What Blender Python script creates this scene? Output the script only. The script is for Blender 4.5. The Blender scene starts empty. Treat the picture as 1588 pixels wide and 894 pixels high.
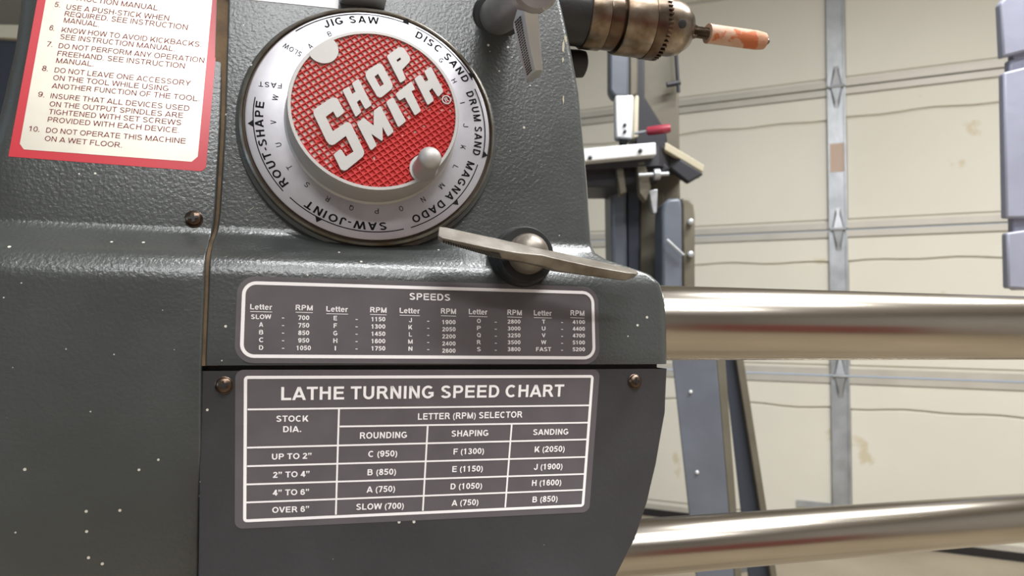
import bpy, bmesh, math, random
import numpy as np
from mathutils import Vector, Matrix
random.seed(4)
S = bpy.context.scene
COL = S.collection
PI = math.pi

# ---------------------------------------------------------------- camera
FPX = 1115.0
AL, PIT, ROL = 0.2729, 0.0556, 0.0113
CAM = Vector((0, 0, 0.81))
_r = Vector((math.cos(AL), -math.sin(AL), 0)); _f = Vector((math.sin(AL), math.cos(AL), 0)); _u = Vector((0, 0, 1))
FW = _f*math.cos(PIT) + _u*math.sin(PIT)
_u2 = _u*math.cos(PIT) - _f*math.sin(PIT)
RT = _r*math.cos(ROL) + _u2*math.sin(ROL)
UP = _u2*math.cos(ROL) - _r*math.sin(ROL)
cd = bpy.data.cameras.new('camera'); cam = bpy.data.objects.new('camera', cd); COL.objects.link(cam)
cam.matrix_world = Matrix(((RT.x, UP.x, -FW.x, CAM.x), (RT.y, UP.y, -FW.y, CAM.y), (RT.z, UP.z, -FW.z, CAM.z), (0, 0, 0, 1)))
cd.sensor_width = 36; cd.lens = 36*FPX/1588; cd.clip_start = 0.02
cd.dof.use_dof = True; cd.dof.focus_distance = 0.385; cd.dof.aperture_fstop = 15.0
S.camera = cam
# ---------------------------------------------------------------- light
S.view_settings.view_transform = 'Standard'; S.view_settings.look = 'None'
S.view_settings.gamma = 1; S.view_settings.use_curve_mapping = False
S.view_settings.exposure = 0.0
w = bpy.data.worlds.new('world'); S.world = w; w.use_nodes = True
w.node_tree.nodes['Background'].inputs[0].default_value = (0.75, 0.85, 1, 1)
w.node_tree.nodes['Background'].inputs[1].default_value = 0.6
def area(name, loc, target, sx, sy, power, color):
    l = bpy.data.lights.new(name, 'AREA'); l.shape = 'RECTANGLE'; l.size = sx; l.size_y = sy
    l.energy = power; l.color = color
    o = bpy.data.objects.new(name, l); COL.objects.link(o); o.location = loc
    o.rotation_euler = (Vector(target)-Vector(loc)).to_track_quat('-Z', 'Y').to_euler()
    return o
LAMPS = [((-0.12, -1.45, 2.50), 1.15, 0.20, 31), ((1.15, 0.40, 2.50), 1.15, 0.16, 78), ((0.35, -.45, 2.50), 1.15, .16, 34)]  # last lamp is an added fill, brightens shoulder and lever tops
for i, (p, a, b, e) in enumerate(LAMPS):
    area('fluorescent_light', (p[0], p[1], p[2]-.058), (p[0], p[1], 0), a, b, e, (.97, .985, 1.0))

# ---------------------------------------------------------------- helpers
def ray(px, py):
    return FW + RT*((px-794)/FPX) - UP*((py-447)/FPX)
def at(px, py, depth):
    return CAM + ray(px, py)*depth
def on_y(px, py, y):
    d = ray(px, py); return CAM + d*((y-CAM.y)/d.y)
def link_mesh(name, verts, faces, mat, parent=None, smooth=True, org=None):
    me = bpy.data.meshes.new(name)
    o_ = org if org is not None else (Vector(parent['org']) if parent is not None else Vector((0, 0, 0)))
    me.from_pydata([tuple(Vector(v)-o_) for v in verts], [], faces)
    me.validate(); me.update()
    o = bpy.data.objects.new(name, me); COL.objects.link(o)
    if mat: me.materials.append(mat)
    if smooth:
        for p in me.polygons: p.use_smooth = True
    o['org'] = tuple(o_)
    if parent is not None: o.parent = parent
    elif org is not None: o.location = org
    return o
def fix(o, angle=35, flip=True):
    bm = bmesh.new(); bm.from_mesh(o.data)
    bmesh.ops.remove_doubles(bm, verts=bm.verts, dist=1e-6)
    if flip: bmesh.ops.recalc_face_normals(bm, faces=bm.faces)
    bm.to_mesh(o.data); bm.free()
    if angle: o.data.set_sharp_from_angle(angle=math.radians(angle))
    return o
def thing(name, label, cat, loc=(0, 0, 0), group=None):
    o = bpy.data.objects.new(name, None); COL.objects.link(o); o.location = loc
    o.empty_display_size = .02
    o['org'] = tuple(loc); o['label'] = label; o['category'] = cat
    if group: o['group'] = group
    return o
class MB:
    def __init__(s): s.v = []; s.f = []
    def add(s, vs, fs):
        n = len(s.v); s.v += [Vector(v) for v in vs]; s.f += [tuple(i+n for i in f) for f in fs]; return s
    def build(s, name, mat, parent=None, smooth=True, angle=35, org=None):
        o = link_mesh(name, s.v, s.f, mat, parent, smooth, org)
        return fix(o, angle)
    def hexa(s, p):   # 8 points: 4 front (ccw), 4 back
        return s.add(p, [(0, 1, 2, 3), (7, 6, 5, 4), (0, 4, 5, 1), (1, 5, 6, 2), (2, 6, 7, 3), (3, 7, 4, 0)])
    def box(s, c, e1, e2, e3, a, b, d):
        c = Vector(c); A = e1*a/2; B = e2*b/2; D = e3*d/2
        return s.hexa([c-A-B+D, c+A-B+D, c+A+B+D, c-A+B+D, c-A-B-D, c+A-B-D, c+A+B-D, c-A+B-D])
    def lathe(s, c, ax, prof, n=48, caps=True, ref=None):
        ax = Vector(ax).normalized(); ref = ref or (Vector((0, 0, 1)) if abs(ax.z) < .9 else Vector((1, 0, 0)))
        e1 = ax.cross(ref).normalized(); e2 = ax.cross(e1)
        vs = []; fs = []
        for (r, h) in prof:
            for k in range(n):
                a = 2*PI*k/n; vs.append(Vector(c)+ax*h+e1*(r*math.cos(a))+e2*(r*math.sin(a)))
        for i in range(len(prof)-1):
            for k in range(n):
                fs.append((i*n+k, i*n+(k+1) % n, (i+1)*n+(k+1) % n, (i+1)*n+k))
        if caps:
            fs.append(tuple(range(n))); fs.append(tuple((len(prof)-1)*n+k for k in range(n)))
        return s.add(vs, fs)
    def loft(s, secs, closed=True):
        n = len(secs[0]); vs = [p for q in secs for p in q]; fs = []
        for i in range(len(secs)-1):
            for k in range(n):
                fs.append((i*n+k, i*n+(k+1) % n, (i+1)*n+(k+1) % n, (i+1)*n+k))
        if closed: fs.append(tuple(range(n))); fs.append(tuple((len(secs)-1)*n+k for k in range(n)))
        return s.add(vs, fs)
def bevel(o, w=.001, seg=2):
    m = o.modifiers.new('b', 'BEVEL'); m.width = w; m.segments = seg; m.limit_method = 'ANGLE'; m.angle_limit = .6
    return o
X = Vector((1, 0, 0)); Y = Vector((0, 1, 0)); Z = Vector((0, 0, 1))

# ---------------------------------------------------------------- materials
def srgb(r, g, b):
    f = lambda c: (c/255/12.92) if c/255 < .04045 else ((c/255+.055)/1.055)**2.4
    return (f(r), f(g), f(b), 1)
def mat(name, col, rough=.5, metal=0, coat=0, bump=0, bscale=200, var=0, vscale=30, spec=.5, stretch=None, col2=None, specks=0, wear=None, detail=3):
    m = bpy.data.materials.new(name); m.use_nodes = True; nt = m.node_tree; N = nt.nodes; L = nt.links
    b = N['Principled BSDF']; b.inputs['Base Color'].default_value = col
    b.inputs['Roughness'].default_value = rough; b.inputs['Metallic'].default_value = metal
    b.inputs['Coat Weight'].default_value = coat; b.inputs['Coat Roughness'].default_value = .24
    b.inputs['Specular IOR Level'].default_value = spec
    tc = N.new('ShaderNodeTexCoord'); vec = tc.outputs['Object']
    if stretch:
        mp = N.new('ShaderNodeMapping'); mp.inputs['Scale'].default_value = stretch; L.new(vec, mp.inputs[0]); vec = mp.outputs[0]
    cur = None
    if var or col2:
        n = N.new('ShaderNodeTexNoise'); n.inputs['Scale'].default_value = vscale; n.inputs['Detail'].default_value = detail; L.new(vec, n.inputs[0])
        r = N.new('ShaderNodeValToRGB'); r.color_ramp.elements[0].position = .35; r.color_ramp.elements[1].position = .68
        c2 = col2 or tuple(min(1, c*(1+var)) for c in col[:3])+(1,)
        r.color_ramp.elements[0].color = col if col2 else tuple(c*(1-var) for c in col[:3])+(1,)
        r.color_ramp.elements[1].color = c2
        L.new(n.outputs[0], r.inputs[0]); cur = r.outputs[0]
        mr = N.new('ShaderNodeMapRange'); mr.inputs[3].default_value = max(0, rough-.07); mr.inputs[4].default_value = rough+.1
        L.new(n.outputs[0], mr.inputs[0]); L.new(mr.outputs[0], b.inputs['Roughness'])
    if specks:
        n2 = N.new('ShaderNodeTexVoronoi'); n2.inputs['Scale'].default_value = specks; L.new(tc.outputs['Object'], n2.inputs[0])
        sep = N.new('ShaderNodeSeparateColor'); L.new(n2.outputs['Color'], sep.inputs[0])
        m1 = N.new('ShaderNodeMath'); m1.operation = 'LESS_THAN'; m1.inputs[1].default_value = .45; L.new(sep.outputs[0], m1.inputs[0])
        m3 = N.new('ShaderNodeMath'); m3.operation = 'MULTIPLY'; m3.inputs[1].default_value = .12; L.new(sep.outputs[1], m3.inputs[0])
        m2 = N.new('ShaderNodeMath'); m2.operation = 'LESS_THAN'; L.new(n2.outputs['Distance'], m2.inputs[0]); L.new(m3.outputs[0], m2.inputs[1])
        mm = N.new('ShaderNodeMath'); mm.operation = 'MULTIPLY'; L.new(m1.outputs[0], mm.inputs[0]); L.new(m2.outputs[0], mm.inputs[1])
        mx = N.new('ShaderNodeMix'); mx.data_type = 'RGBA'; L.new(mm.outputs[0], mx.inputs['Factor'])
        if cur: L.new(cur, mx.inputs['A'])
        else: mx.inputs['A'].default_value = col
        mx.inputs['B'].default_value = (.55, .52, .45, 1); cur = mx.outputs['Result']
    if wear:  # (colour, scale, threshold)
        n3 = N.new('ShaderNodeTexNoise'); n3.inputs['Scale'].default_value = wear[1]; n3.inputs['Detail'].default_value = 5; L.new(tc.outputs['Object'], n3.inputs[0])
        r3 = N.new('ShaderNodeValToRGB'); r3.color_ramp.elements[0].position = wear[2]; r3.color_ramp.elements[1].position = wear[2]+.03
        L.new(n3.outputs[0], r3.inputs[0])
        mx = N.new('ShaderNodeMix'); mx.data_type = 'RGBA'; L.new(r3.outputs[0], mx.inputs['Factor'])
        if cur: L.new(cur, mx.inputs['A'])
        else: mx.inputs['A'].default_value = col
        mx.inputs['B'].default_value = wear[0]; cur = mx.outputs['Result']
    if cur: L.new(cur, b.inputs['Base Color'])
    if bump:
        n4 = N.new('ShaderNodeTexNoise'); n4.inputs['Scale'].default_value = bscale; n4.inputs['Detail'].default_value = 2; L.new(vec, n4.inputs[0])
        bp = N.new('ShaderNodeBump'); bp.inputs['Strength'].default_value = 1; bp.inputs['Distance'].default_value = bump
        L.new(n4.outputs[0], bp.inputs['Height']); L.new(bp.outputs[0], b.inputs['Normal'])
        if coat: L.new(bp.outputs[0], b.inputs['Coat Normal'])
    return m
M = {}
M['paint'] = mat('grey_enamel', srgb(51, 54, 52), .34, 0, .8, .00020, 560, .10, 25, specks=150, wear=(srgb(88, 82, 62), 16, .74))
M['paint_low'] = mat('grey_enamel_low', srgb(43, 42, 43), .42, 0, .15, .00006, 420, .10, 25, specks=120)
M['gap'] = mat('grimy_gap', srgb(92, 74, 52), .8, 0, 0, .0003, 300, .4, 60)
M['black'] = mat('black_oxide', srgb(40, 40, 40), .42, .3, 0, .0001, 300, .2, 60)
M['dial'] = mat('brushed_aluminium', srgb(184, 182, 186), .42, .85, 0, .00001, 900, .06, 60, col2=srgb(168, 165, 170))
M['rim'] = mat('dirty_rim', srgb(120, 118, 112), .4, .8, 0, .0001, 300, .3, 80, col2=srgb(92, 80, 62))
M['groove'] = mat('grimy_groove', srgb(70, 55, 38), .7)
M['print'] = mat('black_print', srgb(28, 26, 28), .8, spec=.08)
M['red'] = mat('red_enamel', srgb(196, 62, 58), .45, 0, .2, 0, 1, .12, 120)
M['cast'] = mat('cast_aluminium', srgb(168, 164, 160), .55, .5, 0, .00002, 500, .05, 70)
M['alu_dark'] = mat('worn_lever_metal', srgb(132, 126, 116), .42, .5, 0, .00015, 350, .2, 70, col2=srgb(96, 87, 76))
M['steel'] = mat('way_tube_steel', srgb(176, 170, 160), .21, 1, 0, .00002, 300, .1, 18, stretch=(.15, 1, 1), col2=srgb(152, 144, 132))
M['chuck'] = mat('chuck_steel', srgb(108, 96, 84), .28, 1, 0, .00006, 300, .3, 60, col2=srgb(78, 62, 50))
M['chuck2'] = mat('chuck_steel_light', srgb(138, 126, 112), .30, 1, 0, .00006, 300, .15, 80, col2=srgb(100, 84, 68))
M['screw'] = mat('screw_bronze', srgb(84, 70, 60), .32, 1, 0, .00006, 300, .3, 200)
M['label'] = mat('label_charcoal', srgb(84, 78, 80), .36, 0, 0, .00002, 600, .06, 60)
M['label_white'] = mat('label_white', srgb(226, 220, 218), .4, 0, 0)
M['silver_label'] = mat('silver_foil', srgb(216, 210, 196), .33, .35, 0, .00002, 300, .05, 40)
M['label_red'] = mat('label_red', srgb(184, 38, 50), .35, 0, .3)
M['maroon'] = mat('maroon_print', srgb(112, 40, 50), .8, spec=.08)
M['white'] = mat('white_sticker', srgb(240, 240, 238), .3)
M['drum'] = mat('sanding_drum', srgb(188, 166, 150), .85, 0, 0, .0002, 700, .1, 40, col2=srgb(184, 136, 108), wear=(srgb(176, 96, 58), 50, .58))
M['shaft'] = mat('grey_shaft', srgb(140, 138, 136), .4, .7, 0, .00002, 300, .08, 60)
M['rubber'] = mat('rubber', srgb(34, 30, 30), .6)
M['door'] = mat('door_cream', srgb(222, 217, 202), .6, 0, 0, .0006, 60, .03, 3, wear=(srgb(204, 188, 158), 5, .7))
M['board'] = mat('insulation_board', srgb(228, 223, 208), .7, 0, 0, .0008, 25, .03, 2, wear=(srgb(214, 202, 174), 4, .68))
M['rail'] = mat('rail_grey', srgb(196, 190, 178), .5, .2, 0, 0, 1, .06, 8)
M['galv'] = mat('galvanised', srgb(176, 178, 180), .42, .6, 0, .0004, 60, .14, 14)
M['tape'] = mat('tan_tape', srgb(196, 172, 152), .6)
M['floor'] = mat('concrete', srgb(170, 158, 138), .75, 0, 0, .001, 20, .12, 3)
M['wall'] = mat('wall_paint', srgb(186, 184, 180), .8, 0, 0, 0, 1, .03, 3)
M['ceil'] = mat('ceiling_paint', srgb(210, 205, 195), .9)
M['saw_grey'] = mat('saw_grey', srgb(92, 97, 106), .45, 0, .2, .0003, 80, .1, 12)
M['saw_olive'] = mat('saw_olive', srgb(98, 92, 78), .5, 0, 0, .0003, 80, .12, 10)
M['saw_dark'] = mat('saw_dark', srgb(34, 34, 40), .5)
M['navy'] = mat('saw_navy', srgb(48, 53, 64), .5)
M['saw_white'] = mat('saw_white', srgb(224, 224, 224), .35, .3)
M['beige'] = mat('beige_rail', srgb(190, 182, 160), .5)
M['bluegrey'] = mat('blue_grey_plastic', srgb(150, 152, 168), .5, 0, 0, .0003, 60, .08, 8)
M['handle_red'] = mat('red_grip', srgb(150, 40, 58), .4, 0, .3)
M['toolred'] = mat('tool_chest_red', srgb(150, 46, 42), .4, 0, .3)
M['lampwhite'] = mat('fixture_white', srgb(235, 235, 232), .5)

# emblem field: red enamel worn to bare metal toward the upper left
def worn_red(name, bias):
    m = bpy.data.materials.new(name); m.use_nodes = True; nt = m.node_tree; N = nt.nodes; L = nt.links
    b = N['Principled BSDF']; b.inputs['Roughness'].default_value = .5; b.inputs['Specular IOR Level'].default_value = .25
    tc = N.new('ShaderNodeTexCoord'); g = N.new('ShaderNodeTexNoise'); g.inputs['Scale'].default_value = 260; g.inputs['Detail'].default_value = 3
    L.new(tc.outputs['Object'], g.inputs[0])
    sx = N.new('ShaderNodeSeparateXYZ'); L.new(tc.outputs['Object'], sx.inputs[0])
    a = N.new('ShaderNodeMath'); a.operation = 'MULTIPLY_ADD'; a.inputs[1].default_value = -9; a.name = 'ax'
    L.new(sx.outputs[0], a.inputs[0])
    c = N.new('ShaderNodeMath'); c.operation = 'MULTIPLY_ADD'; c.inputs[1].default_value = 13; L.new(sx.outputs[2], c.inputs[0]); L.new(a.outputs[0], c.inputs[2])
    d = N.new('ShaderNodeMath'); d.operation = 'MULTIPLY_ADD'; d.inputs[1].default_value = 1.6; L.new(g.outputs[0], d.inputs[0]); L.new(c.outputs[0], d.inputs[2])
    r = N.new('ShaderNodeValToRGB'); r.color_ramp.elements[0].position = bias; r.color_ramp.elements[1].position = bias+.06
    r.color_ramp.elements[0].color = srgb(196, 60, 58); r.color_ramp.elements[1].color = srgb(196, 178, 170)
    L.new(d.outputs[0], r.inputs[0]); L.new(r.outputs[0], b.inputs['Base Color'])
    m['a_off'] = 0
    return m, a

# ---------------------------------------------------------------- lettering drawn from strokes (cap height 1)
TEXTS = {}
def glyph(c, t):
    """polygons and advance width of one grotesque capital, digit or sign; t = stem width"""
    P = []; th = t*.88; h = t*1.08
    def R(x0, y0, x1, y1): P.append([(x0, y0), (x1, y0), (x1, y1), (x0, y1)])
    def D(xb, xt, y0=0, y1=1, w=None): w = w or h; P.append([(xb, y0), (xb+w, y0), (xt+w, y1), (xt, y1)])
    def A(cx, cy, rx, ry, a0, a1, n=9, tt=None):
        tx = tt or t; ty = (tt or t)*.9
        for k in range(n):
            a = math.radians(a0+(a1-a0)*k/n); b = math.radians(a0+(a1-a0)*(k+1)/n)
            P.append([(cx+rx*math.cos(a), cy+ry*math.sin(a)), (cx+rx*math.cos(b), cy+ry*math.sin(b)), (cx+(rx-tx)*math.cos(b), cy+(ry-ty)*math.sin(b)), (cx+(rx-tx)*math.cos(a), cy+(ry-ty)*math.sin(a))])
    s = .1
    if c == 'A': w = 1.0; D(.01, .5-h/2); D(.99-h, .5-h/2); R(.22, .2, .78, .2+th); return P, w
    if c in 'BPR':
        w = {'B': 1.0, 'P': .93, 'R': 1.0}[c]; R(s, 0, s+t, 1)
        yl = {'B': .46, 'P': .38, 'R': .42}[c]; ry = (1-yl)/2; xr = .86 if c != 'B' else .84; R(s, 1-th, xr-ry, 1); R(s, yl, xr-ry, yl+th); A(xr-ry, yl+ry, ry, ry, -90, 90)
        if c == 'B': r2 = (.46+th)/2; R(s, 0, .9-r2, th); A(.9-r2, r2, r2, r2, -90, 90)
        if c == 'R': D(.98-h*1.1, .45, 0, yl+th*.5, h*1.1)
        return P, w
    if c == 'C': A(.52, .5, .46, .51, 48, 312, 18); return P, 1.0
    if c == 'D': R(s, 0, s+t, 1); R(s, 1-th, .5, 1); R(s, 0, .5, th); A(.49, .5, .43, .5, -90, 90, 14); return P, 1.0
    if c == 'E': R(s, 0, s+t, 1); R(s, 0, .86, th); R(s, 1-th, .84, 1); R(s, .5-th/2+.02, .8, .5+th/2+.02); return P, .93
    if c == 'F': R(s, 0, s+t, 1); R(s, 1-th, .8, 1); R(s, .5-th/2, .72, .5+th/2); return P, .85
    if c == 'G': A(.53, .5, .47, .51, 45, 320, 18); R(.56, .42-th/2, .96, .42+th/2); R(.96-t, .15, .96, .42); return P, 1.08
    if c == 'H': R(s, 0, s+t, 1); R(.9-t, 0, .9, 1); R(s, .5-th/2+.04, .9, .5+th/2+.04); return P, 1.0
    if c == 'I': R(s, 0, s+t, 1); return P, t+.2
    if c == 'J': R(.68-t, .3, .68, 1); A(.36, .3, .32, .32, 180, 360, 12); return P, .77
    if c == 'K': R(s, 0, s+t, 1); D(s+t*.4, .93-h*1.25, .22, 1, h*1.25); D(.98-h*1.3, .34, 0, .62, h*1.25); return P, 1.0
    if c == 'L': R(s, 0, s+t, 1); R(s, 0, .8, th); return P, .85
    if c == 'M': R(s, 0, s+t*.95, 1); R(1.06-t*.95, 0, 1.06, 1); D(.58-h*.45, s, 0, 1, h*.9); D(.58-h*.45, 1.06-h*.9, 0, 1, h*.9); return P, 1.16
    if c == 'N': R(s, 0, s+t, 1); R(.9-t, 0, .9, 1); D(.9-h, s, 0, 1, h); return P, 1.0
    if c in 'OQ':
        A(.54, .5, .48, .51, 0, 360, 24)
        if c == 'Q': P.append([(.56, .28), (.66, .38), (1.02, .04), (.92, -.07)])
        return P, 1.08
    if c == 'S':
        A(.46, .735, .36, .27, 20, 270, 14); A(.46, .265, .39, .275, -160, 90, 14); P.append([(.46, .455), (.46, .545), (.46, .54), (.46, .46)]); return P, .93
    if c == 'T': R(.04, 1-th, .82, 1); R(.43-t/2, 0, .43+t/2, 1); return P, .86
    if c == 'U': R(s, .36, s+t, 1); R(.9-t, .36, .9, 1); A(.5, .37, .4, .38, 180, 360, 14); return P, 1.0
    if c == 'V': D(.465-h/2, .01); D(.465-h/2, .92-h); return P, .93
    if c == 'W': g = h*.95; D(.33-g/2, .02, 0, 1, g); D(.33-g/2, .66-g/2, 0, 1, g); D(.99-g/2, .66-g/2, 0, 1, g); D(.99-g/2, 1.3-g, 0, 1, g); return P, 1.32
    if c == 'X': D(.01, .9-h*1.2, 0, 1, h*1.2); D(.92-h*1.2, .03, 0, 1, h*1.2); return P, .93
    if c == 'Y': R(.465-t/2, 0, .465+t/2, .45); D(.465-h/2, .01, .4, 1, h*1.1); D(.465-h/2, .92-h*1.1, .4, 1, h*1.1); return P, .93
    if c == 'Z': R(.04, 0, .82, th); R(.06, 1-th, .8, 1); D(.04, .8-h*1.3, th*.6, 1-th*.6, h*1.3); return P, .85
    if c == '0': A(.39, .5, .34, .51, 0, 360, 20); return P, .78
    if c == '1': R(.5-t, 0, .5, 1); P.append([(.12, .68), (.12, .84), (.5, 1), (.5-t*.3, .82)]); return P, .78
    if c == '2': A(.38, .70, .33, .31, -25, 170, 12); R(.04, 0, .72, th); D(.05, .70-h*1.25, th*.7, .62, h*1.25); return P, .78
    if c == '3': A(.36, .735, .31, .27, -90, 160, 12); A(.36, .27, .34, .28, -165, 90, 12); R(.26, .46, .4, .46+th); return P, .78
    if c == '4': R(.62-t, 0, .62, 1); R(.02, .2, .76, .2+th); D(.02, .62-t*1.1, .22, 1, h*1.0); return P, .78
    if c == '5': A(.37, .33, .35, .34, -155, 135, 14); R(.16, 1-th, .68, 1); P.append([(.08, .45), (.08+t*.9, .5), (.16+t*.85, 1), (.16, 1)]); return P, .78
    if c == '6': A(.4, .32, .34, .33, 0, 360, 18); A(.4, .5, .34, .51, 30, 200, 12); return P, .78
    if c == '7': R(.06, 1-th, .72, 1); D(.2, .72-h, 0, 1-th*.7, h*1.0); return P, .78
    if c == '8': A(.39, .745, .3, .265, 0, 360, 18); A(.39, .275, .345, .285, 0, 360, 18); return P, .78
    if c == '9': A(.38, .68, .34, .33, 0, 360, 18); A(.38, .5, .34, .51, -150, 20, 12); return P, .78
    if c == '(': A(.72, .36, .62, .78, 130, 230, 10, t*.8); return P, .46
    if c == ')': A(-.26, .36, .62, .78, -50, 50, 10, t*.8); return P, .46
    if c == '.': R(.1, 0, .1+t, t); return P, .38
    if c == '-': R(.06, .28, .4, .28+t*.8); return P, .46
    if c == '\u201d':
        for x in (.08, .38): R(x, .8, x+t, 1); P.append([(x+t*.4, .8), (x+t, .8), (x+t*.5, .6), (x, .6)])
        return P, .7
    if c == 'e': A(.39, .37, .35, .39, 0, 320, 16, t*.9); R(.08, .34, .74, .34+th*.7); return P, .78
    if c == 't': R(.12, .15, .12+t, .97); R(0, .74-th*.8, .44, .74); A(.12+t+.09, .16, t+.09, .17, 180, 280, 6); return P, .46
    if c == 'r': R(.08, 0, .08+t, .74); A(.42, .42, .34, .34, 75, 180, 8); return P, .53
    return [], .36
def prep_texts(keys):
    for key in keys:
        s, t, sp = key; t = {0: .15, B1: .2, B2: .21, .004: .135, .012: .15}.get(t, .2); x = 0; vs = []; fs = []
        for ch in s:
            ps, adv = glyph(ch, t)
            for p in ps:
                n = len(vs); vs += [(x+a, b) for a, b in p]; fs.append(tuple(range(n, n+len(p))))
            x += adv*(sp or 1)
        TEXTS[key] = (vs, fs)
# (string, offset, spacing)
WARN = [("INSTRUCTION MANUAL.", (310, -18), (793, 42)), ("5.", (272, 22), (300, 26)), ("USE A PUSH-STICK WHEN", (330, 35), (838, 92)),
 ("REQUIRED. SEE INSTRUCTION", (322, 68), (930, 137)), ("MANUAL.", (318, 100), (493, 122)), ("6.", (247, 137), (272, 142)),
 ("KNOW HOW TO AVOID KICKBACKS.", (307, 148), (998, 222)), ("SEE INSTRUCTION MANUAL.", (300, 182), (868, 243)), ("7.", (233, 218), (262, 222)),
 ("DO NOT PERFORM ANY OPERATION", (292, 227), (1012, 300)), ("FREEHAND. SEE INSTRUCTION", (286, 265), (916, 328)), ("MANUAL.", (280, 300), (465, 318)),
 ("8.", (210, 338), (240, 342)), ("DO NOT LEAVE ONE ACCESSORY", (272, 347), (945, 414)), ("ON THE TOOL WHILE USING", (265, 385), (835, 440)),
 ("ANOTHER FUNCTION OF THE TOOL.", (258, 425), (988, 490)), ("9.", (190, 467), (222, 471)), ("INSURE THAT ALL DEVICES USED", (252, 475), (938, 538)),
 ("ON THE OUTPUT SPINDLES ARE", (247, 515), (908, 573)), ("TIGHTENED WITH SET SCREWS", (243, 553), (898, 609)), ("PROVIDED WITH EACH DEVICE.", (238, 592), (888, 647)),
 ("10.", (145, 637), (197, 642)), ("DO NOT OPERATE THIS MACHINE", (230, 645), (920, 700)), ("ON A WET FLOOR.", (223, 686), (605, 720))]
SPD = []   # (string, x centre, y centre, width, height)
hdr = [(388, 422, 476.5, "Letter"), (458.5, 485, 477.6, "RPM"), (506, 539.5, 479.9, "Letter"), (574, 599.4, 481.1, "RPM"), (619.7, 651, 482.3, "Letter"),
       (683.7, 707, 483, "RPM"), (726.9, 755.6, 484, "Letter"), (786.7, 809, 485, "RPM"), (827.7, 855.3, 485.9, "Letter"), (884.4, 906, 486, "RPM")]
cols = [("SLOW A B C D", 405, (491.7, 539.5), 439, (493, 540), "700 750 850 950 1050", 471, (493.2, 540)),
        ("E F G H I", 520, (493.8, 540.5), 553, (495.3, 541), "1150 1300 1450 1600 1750", 586.7, (495.4, 540.7)),
        ("J K L M N", 636.4, (496.9, 541.2), 664, (498, 542), "1900 2050 2200 2400 2600", 696, (500, 544.3)),
        ("O P Q R S", 742.5, (498.1, 542), 768.7, (499.5, 543), "2800 3000 3250 3500 3800", 797, (499.2, 542)),
        ("T U V W FAST", 842.9, (499.2, 542), 871.5, (500, 543), "4100 4400 4700 5100 5200", 897.3, (499.8, 542.2))]
GW = {1: 6.3, 3: 17.2, 4: 22}
for c_i, (ls, lx, ly, dx, dy, rs, rx, ry) in enumerate(cols):
    sc = 1.0 - .035*c_i
    for k, (a, b) in enumerate(zip(ls.split(), rs.split())):
        t = k/4
        wa = {'SLOW': 31, 'FAST': 23.5}.get(a, {'I': 1.9, 'J': 5, 'M': 7.5, 'W': 9, 'E': 5.6, 'F': 5.4, 'L': 5, 'T': 6}.get(a, 6.6)*sc)
        SPD.append((a, lx, ly[0]+(ly[1]-ly[0])*t, wa, 7.2*sc, 'letter', c_i))
        SPD.append(("-", dx, dy[0]+(dy[1]-dy[0])*t, 3.6*sc, None, 'letter', c_i))
        SPD.append((b, rx, ry[0]+(ry[1]-ry[0])*t, (17.2 if len(b) == 3 else 22.3*sc), 7.0*sc, 'rpm', c_i))
CH = [("LATHE TURNING SPEED CHART", (228, 135), (1388, 122), 52), ("STOCK", (208, 238), (340, 237), 25), ("DIA.", (236, 281), (310, 280), 25),
 ("LETTER (RPM) SELECTOR", (789, 229), (1218, 220), 26), ("ROUNDING", (551, 307), (744, 304), 26), ("SHAPING", (927, 299), (1078, 296), 25), ("SANDING", (1262, 293), (1406, 291), 24),
 ("UP TO 2\u201d", (190, 394), (352, 390), 24), ("C (950)", (585, 383), (704, 380), 25), ("F (1300)", (935, 373), (1060, 370), 24), ("K (2050)", (1268, 364), (1391, 361), 24),
 ("2\u201d TO 4\u201d", (194, 469), (344, 464), 24), ("B (850)", (582, 458), (699, 455), 25), ("E (1150)", (930, 445), (1055, 442), 24), ("J (1900)", (1265, 436), (1382, 433), 24),
 ("4\u201d TO 6\u201d", (193, 542), (342, 538), 24), ("A (750)", (578, 529), (695, 525), 25), ("D (1050)", (923, 516), (1052, 513), 24), ("H (1600)", (1257, 502), (1377, 499), 24),
 ("OVER 6\u201d", (191, 613), (342, 608), 24), ("SLOW (700)", (536, 600), (731, 595), 25), ("A (750)", (927, 584), (1037, 580), 24), ("B (850)", (1259, 570), (1362, 566), 24)]
DW = [("JIG SAW", (502.5, 40), (587.5, 32)), ("DISC SAND", (646, 52), (722.5, 127.5)), ("DRUM SAND", (729, 142), (736, 240.5)),
      ("MAGNA DADO", (732, 252.5), (639, 340)), ("SAW-JOINT", (599, 349), (473, 317)), ("ROUT-SHAPE", (442, 289), (405, 158))]
DL = [("A", 481, 72), ("B", 511, 53), ("G", 684, 94), ("H", 704, 126), ("I", 717, 160), ("J", 722, 195), ("K", 718, 229), ("L", 706, 260), ("M", 685, 289), ("N", 656, 310),
      ("O", 622, 324), ("P", 584, 328), ("Q", 545, 323), ("R", 508, 309), ("S", 476, 287), ("T", 449, 260), ("U", 432, 225), ("V", 424, 190), ("W", 427, 152)]
B1, B2 = .022, .03
need = {("H", B1, 0), ("H", B2, 0), ("H", 0, 0), ("R", B2, 0)}
for s in WARN: need.add((s[0], .004, 0))
for s in SPD: need.add((s[0], B1, 0))
for s in ("SPEEDS", "Letter", "RPM"): need.add((s, B1, 0))
for s in CH: need.add((s[0], B1, 0))
for s in DW: need.add((s[0], B2, 1.15))
for s in DL: need.add((s[0], .012, 0))
for s in ("SLOW", "FAST"): need.add((s, .012, 1.15))
prep_texts(sorted(need))
CAPH = 1.0
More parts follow.
